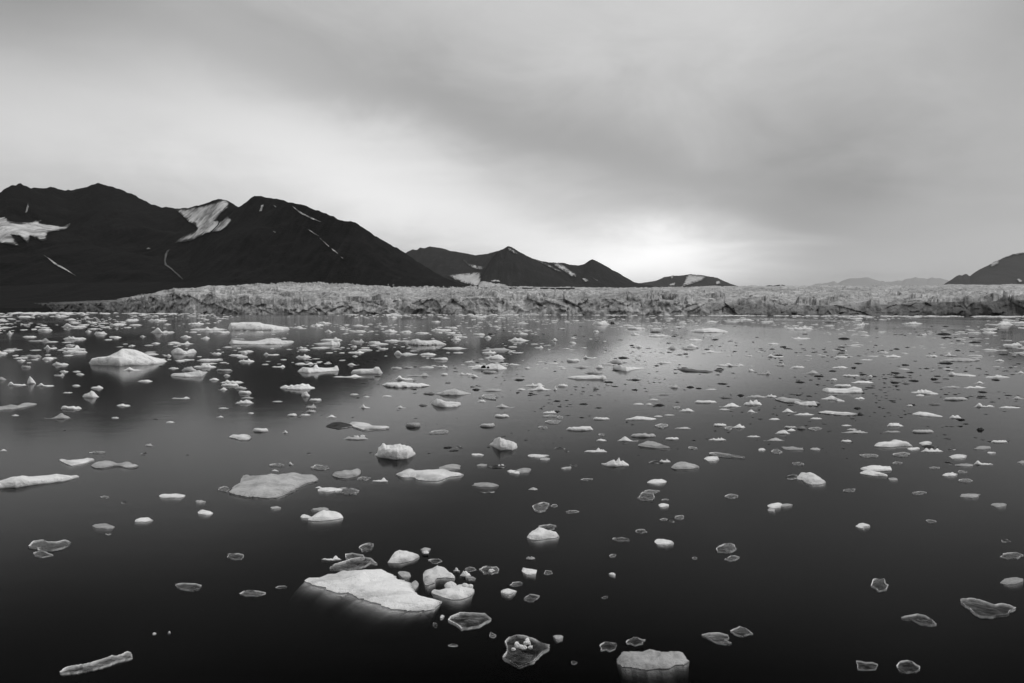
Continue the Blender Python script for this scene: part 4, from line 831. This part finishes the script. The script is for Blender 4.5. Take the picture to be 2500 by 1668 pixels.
# ---- glacier
def glacier():
    px = np.arange(-260, 2801, 1.7); n = len(px); dx, dy = plan_dir(px)
    yf = np.interp(px, [-260, 0, 300, 600, 1250, 1875, 2500, 2800], [762.5, 763, 765, 767.3, 769, 770.8, 773, 774])
    yc = np.interp(px, [-260, 0, 60, 290, 310, 340, 420, 520, 560, 700, 860, 1000, 1200, 1400, 1600, 1800, 1950, 2200, 2230, 2400, 2450, 2800], [740, 739, 741, 738, 732, 726, 720, 718, 738, 741, 735, 730, 727, 729, 730, 742, 746, 743, 738, 736, 733, 731])
    ys = np.interp(px, [-260, 0, 145, 290, 325, 362, 398, 506, 597, 687, 850, 985, 1138, 1250, 1500, 1600, 1800, 2000, 2150, 2295, 2500, 2800], [738, 737, 739, 732, 726, 720, 713, 704, 697, 692, 691, 697, 700, 700.5, 703, 702.5, 699, 697.5, 698, 696, 695, 694])
    yc = np.maximum(yc, ys + 3)
    rf = rdist(px, yf) ; wx = dx * rf
    lump_ = fbm(wx / 60, wx * 0 + 2, o=4) * 14 + fbm(wx / 14, wx * 0 + 7, o=3) * 5
    rf0 = rf; rows = []; dirt = []; crev_shade = []
    hc_ = HC + slope(px, yc) * (rf + 8)
    # dirty ice at both ends of the front and in patches along it
    dl = np.interp(px, [-260, 0, 200, 285, 320, 400], [1, 1, .85, .75, .12, 0]); dr = np.interp(px, [1450, 1700, 1790, 1950, 2150, 2350, 2480, 2800], [0, .15, .5, .45, .6, .8, .95, .97])
    dpat = np.clip(fbm(wx / 90 + 5, wx * 0, o=3) * 1.2 - .05, 0, .3)
    KF = 22
    for k in range(KF):
        t = k / (KF - 1); z = -2 + (hc_ + 2) * t
        b1 = fbm(wx / 9, z / 26 + 3, o=4, ridge=True); d1, d2, idv = worley(wx / 16 + .3 * vn(wx / 30, z / 20), z / 20 + 7.7)
        wr = wx + z * .9; wq = wx - z * .7
        out = lump_ * .8 + facets(wr / 24 + .4 * vn(wx / 20, z / 14), z / 13 + wq / 60) * 6 + facets(wq / 9 + 5.5, z / 7 + .3 * vn(wx / 8, z / 8)) * 4.5 + fbm(wr / 34, z / 14, 2., 5) * 5 + b1 * 4 + fbm(wx / 4, z / 7, 5., 3, True) * 2.2
        r = rf + out * (.35 + .65 * min(1, t * 3)) + 22 * t ** 1.5 + (6 if k == 0 else 0)
        zz = z + fbm(wx / 7, z / 7 + 20, o=3) * 1.2 * math.sin(math.pi * min(1, t * 1.0))
        x, y = dx * r, dy * r
        rows.append(np.stack([x, y, zz], -1)); dirt.append(np.clip(np.maximum(dl, dr * (1.15 - .35 * t)) + dpat * (1 - t * .6) * (px > 320), 0, 1)); crev_shade.append(np.clip(.6 * np.clip(-b1 * 1.5 - .2, 0, 1) + 1.1 * np.clip(-fbm(wr / 7, z / 11, 9., 4, True) - .02, 0, 1), 0, 1) * .9 * np.interp(px, [290, 330, 1000, 1400], [1, .5, .6, 1]))
    zc = rows[-1][:, 2]; rc = np.hypot(rows[-1][:, 0], rows[-1][:, 1])
    L = np.interp(px, [-260, 290, 600, 1250, 2800], [60, 90, 420, 2300, 2400]); KS = 96
    for k in range(1, KS + 1):
        u = k / KS; s = (math.exp(3.2 * u) - 1) / (math.exp(3.2) - 1); r = rc + L * s + 3
        y0 = yc + (ys - yc) * u ** .8
        z = HC + slope(px, y0) * r; x, y = dx * r, dy * r
        sc = 1 + r / 2500
        c1 = fbm(x / (55 * sc) + .3 * y / 30, y / (15 * sc), o=4, ridge=True); d1, d2, idv = worley(x / (20 * sc) + .4 * vn(x / 40, y / 40), y / (11 * sc))
        a = np.interp(px, [-260, 290, 420, 2800], [.8, 1.5, 5., 4.6]) * (1 if u < .97 else .6) * sc ** .6 * (1 + .9 * math.exp(-(u / .12) ** 2))
        hgt = (c1 - .25) * a * .55 + facets(x / (26 * sc) + .5 * vn(x / 25, y / 25), y / (12 * sc) + x / 70) * a * .8 + fbm(x / 9, y / 6, o=2) * a * .1
        if k == KS: hgt = hgt * .6
        z = z + hgt - a * .15
        rows.append(np.stack([x, y, z], -1)); dirt.append(np.clip(np.maximum(dl * (1 if px[0] < 400 else 1), dr * .35 * max(0, 1 - u * 6)) + .1 * fbm(x / 300, y / 60, o=3), 0, 1)); crev_shade.append(np.clip((-.02 - c1) * 2.4, 0, 1) * (1 - .55 * u))
    r = np.hypot(rows[-1][:, 0], rows[-1][:, 1])
    for q, zz in ((1.3, .95), (1.35, -.1)):
        rows.append(np.stack([dx * r * q, dy * r * q, rows[KF + KS - 1][:, 2] * zz], -1)); dirt.append(dirt[-1]); crev_shade.append(crev_shade[-1] * 0)
    o = mesh('glacier', np.concatenate(rows), grid_faces(len(rows), n)[:, ::-1], mat_glacier(), True, dict(dirt=np.concatenate(dirt), crevice_shade=np.concatenate(crev_shade)))
    return tag(o, 'wide crevassed glacier ending in a ragged ice cliff across the water', 'glacier', None, 'structure')
gl = glacier()

# ---- water: a closed body, dark floor far below
def box(name, x0, x1, y0, y1, z0, z1_, mats, top=0, rest=0):
    v = [(x, y, z) for z in (z0, z1_) for y in (y0, y1) for x in (x0, x1)]
    f = [(4, 5, 7, 6), (0, 2, 3, 1), (0, 1, 5, 4), (2, 6, 7, 3), (0, 4, 6, 2), (1, 3, 7, 5)]
    o = mesh(name, v, f, mats, False)
    for i, p in enumerate(o.data.polygons): p.material_index = top if i == 0 else rest
    return o
wt = tag(box('water', -45000, 45000, -3000, 62000, -26, 0, [mat_water(), mat_plain('sea_floor', .004)], 0, 1), 'calm dark fjord water under scattered ice', 'water', None, 'structure')
def mat_haze():
    t = NT('haze_air'); v = t.n('ShaderNodeVolumePrincipled', Color=grey(.95), Density=HAZE, Anisotropy=.0).outputs[0]; t.t.links.new(v, t.out.inputs['Volume']); return t.m
HAZE = .9e-5
hz = box('haze', -46000, 46000, -3200, 90000, -28, 3300, mat_haze())
tag(hz, 'thin pale air that fades the far mountains', 'haze', None, 'stuff')

# ================= sky and light
SUN_EL, SUN_AZ = 42., 98.      # azimuth from the view direction toward the east side
def world():
    w = bpy.data.worlds.new('World'); SC.world = w; w.use_nodes = True; t = w.node_tree; t.nodes.clear()
    class Q(NT):
        def __init__(s): s.t = t
    q = Q(); out = t.nodes.new('ShaderNodeOutputWorld')
    d = q.n('ShaderNodeTexCoord').outputs['Generated']
    sep = q.n('ShaderNodeSeparateXYZ', Vector=d); X, Y, Z = sep.outputs
    az = q.math('MULTIPLY', q.math('ARCTAN2', X, Y), 180 / math.pi); el = q.math('MULTIPLY', q.math('ARCSINE', Z), 180 / math.pi)
    # cloud deck: the direction carried up to a flat layer, so streaks shrink toward the horizon
    den = q.math('ADD', q.math('MAXIMUM', Z, 0.), .16)
    cp = q.n('ShaderNodeCombineXYZ', X=q.math('DIVIDE', X, den), Y=q.math('DIVIDE', Y, den), Z=0.).outputs[0]
    mp = q.n('ShaderNodeMapping', Vector=cp, Rotation=(0, 0, R(28)), Scale=(.8, 1.1, 1)).outputs[0]
    n1 = q.noise(1.1, 6, .55, mp, .6); n2 = q.noise(5.5, 7, .6, q.n('ShaderNodeMapping', Vector=d, Scale=(1, 1, 1.9), Rotation=(0, R(14), 0)).outputs[0], .5)
    wob = q.math('MULTIPLY', q.math('SUBTRACT', n1, .5), 9.); wob2 = q.math('MULTIPLY', q.math('SUBTRACT', n2, .5), 5.)
    A = q.math('ADD', az, wob); E = q.math('ADD', el, q.math('ADD', q.math('MULTIPLY', wob, .35), wob2))
    def g(a0, e0, sa, se, tilt, amp):
        c, s = math.cos(R(tilt)), math.sin(R(tilt)); da = q.math('SUBTRACT', A, a0); de = q.math('SUBTRACT', E, e0)
        u = q.math('DIVIDE', q.math('ADD', q.math('MULTIPLY', da, c), q.math('MULTIPLY', de, s)), sa)
        v = q.math('DIVIDE', q.math('SUBTRACT', q.math('MULTIPLY', de, c), q.math('MULTIPLY', da, s)), se)
        r2 = q.math('ADD', q.math('MULTIPLY', u, u), q.math('MULTIPLY', v, v))
        return q.math('MULTIPLY', q.math('EXPONENT', q.math('MULTIPLY', r2, -1.)), amp)
    tot = SKY_BASE
    edge = q.math('SUBTRACT', E, q.math('ADD', 12., q.math('MULTIPLY', A, -.24)))      # lower edge of the cloud bank
    sg = q.math('DIVIDE', 1., q.math('ADD', 1., q.math('EXPONENT', q.math('MULTIPLY', edge, -1.5))))
    tot = q.math('ADD', tot, q.math('MULTIPLY', sg, g(-4, 14.5, 24, 5.5, -13, -.18)))
    for a in CLOUDS: tot = q.math('ADD', tot, g(*a))
    tot = q.math('ADD', tot, q.math('MULTIPLY', q.math('SUBTRACT', n1, .5), .11)); tot = q.math('ADD', tot, q.math('MULTIPLY', q.math('SUBTRACT', n2, .5), .15))
    up = q.n('ShaderNodeMapRange', Value=el, From__Min=33., From__Max=62., To__Min=0., To__Max=SKY_TOP).outputs[0]
    tot = q.math('ADD', q.math('MAXIMUM', tot, .05), up)
    tot = q.math('MULTIPLY', tot, q.n('ShaderNodeMapRange', Value=Y, From__Min=-.7, From__Max=.35, To__Min=.6, To__Max=1.).outputs[0])
    ns = q.n('ShaderNodeTexSky'); ns.sky_type = 'NISHITA'; ns.sun_disc = False; ns.sun_elevation = R(SUN_EL); ns.sun_rotation = R(SUN_AZ)
    bw = q.n('ShaderNodeRGBToBW', Color=ns.outputs[0]).outputs[0]
    bg1 = q.n('ShaderNodeBackground', Color=bw, Strength=.05).outputs[0]
    below = q.math('GREATER_THAN', Z, -.004)
    bg2 = q.n('ShaderNodeBackground', Color=q.math('MULTIPLY', tot, below), Strength=1.).outputs[0]
    m = q.n('ShaderNodeMixShader', i0=.93, i1=bg1, i2=bg2).outputs[0]
    t.links.new(m, out.inputs['Surface'])
SKY_BASE, SKY_TOP = .55, .45
#         az    el   sig az, el, tilt, amount
CLOUDS = [(-37, 23, 9, 5.5, -12, -.25), (-35, 18, 9, 3, -10, -.06), (-36, 11, 12, 4.5, -4, .12), (-15, 11.5, 17, 4.8, -11, .32),
          (11, 3.2, 9.5, 3.0, 0, .8), (-4, 6.2, 14, 3.6, -9, .26), (27, 9, 11, 8, 12, -.1), (8, 23, 18, 5, 0, .12), (18, 20, 9, 6, 30, .05), (39, 25, 5, 9, 0, -.2), (24, 5, 4.5, 9, 0, -.07), (33, 3, 12, 3, 0, .06), (27, 2.5, 3, .35, 0, -.05), (5.7, 4.3, .55, .22, 0, -.12)]
world()
ld = bpy.data.lights.new('sun', 'SUN'); ld.energy = 1.45; ld.angle = R(14); ld.color = (1, .99, .98)
so = bpy.data.objects.new('sun', ld); COL.objects.link(so)
so.rotation_euler = Vector((-math.sin(R(SUN_AZ)) * math.cos(R(SUN_EL)), -math.cos(R(SUN_AZ)) * math.cos(R(SUN_EL)), -math.sin(R(SUN_EL)))).to_track_quat('-Z', 'Y').to_euler()
cam = bpy.data.cameras.new('camera'); cam.sensor_width = 36; cam.lens = FPX / W0 * 36; cam.clip_start = .2; cam.clip_end = 300000
co = bpy.data.objects.new('camera', cam); COL.objects.link(co); co.location = (0, 0, HC); co.rotation_euler = (math.pi / 2 - PITCH, 0, 0); SC.camera = co
SC.view_settings.view_transform = 'Standard'; SC.view_settings.look = 'None'; SC.view_settings.gamma = 1; SC.view_settings.use_curve_mapping = False; SC.view_settings.exposure = 0.
cy = SC.cycles; cy.max_bounces = 6; cy.transparent_max_bounces = 12; cy.volume_bounces = 0; cy.use_denoising = True
try: cy.denoiser = 'OPENIMAGEDENOISE'
except Exception: pass
cy.sample_clamp_indirect = 6
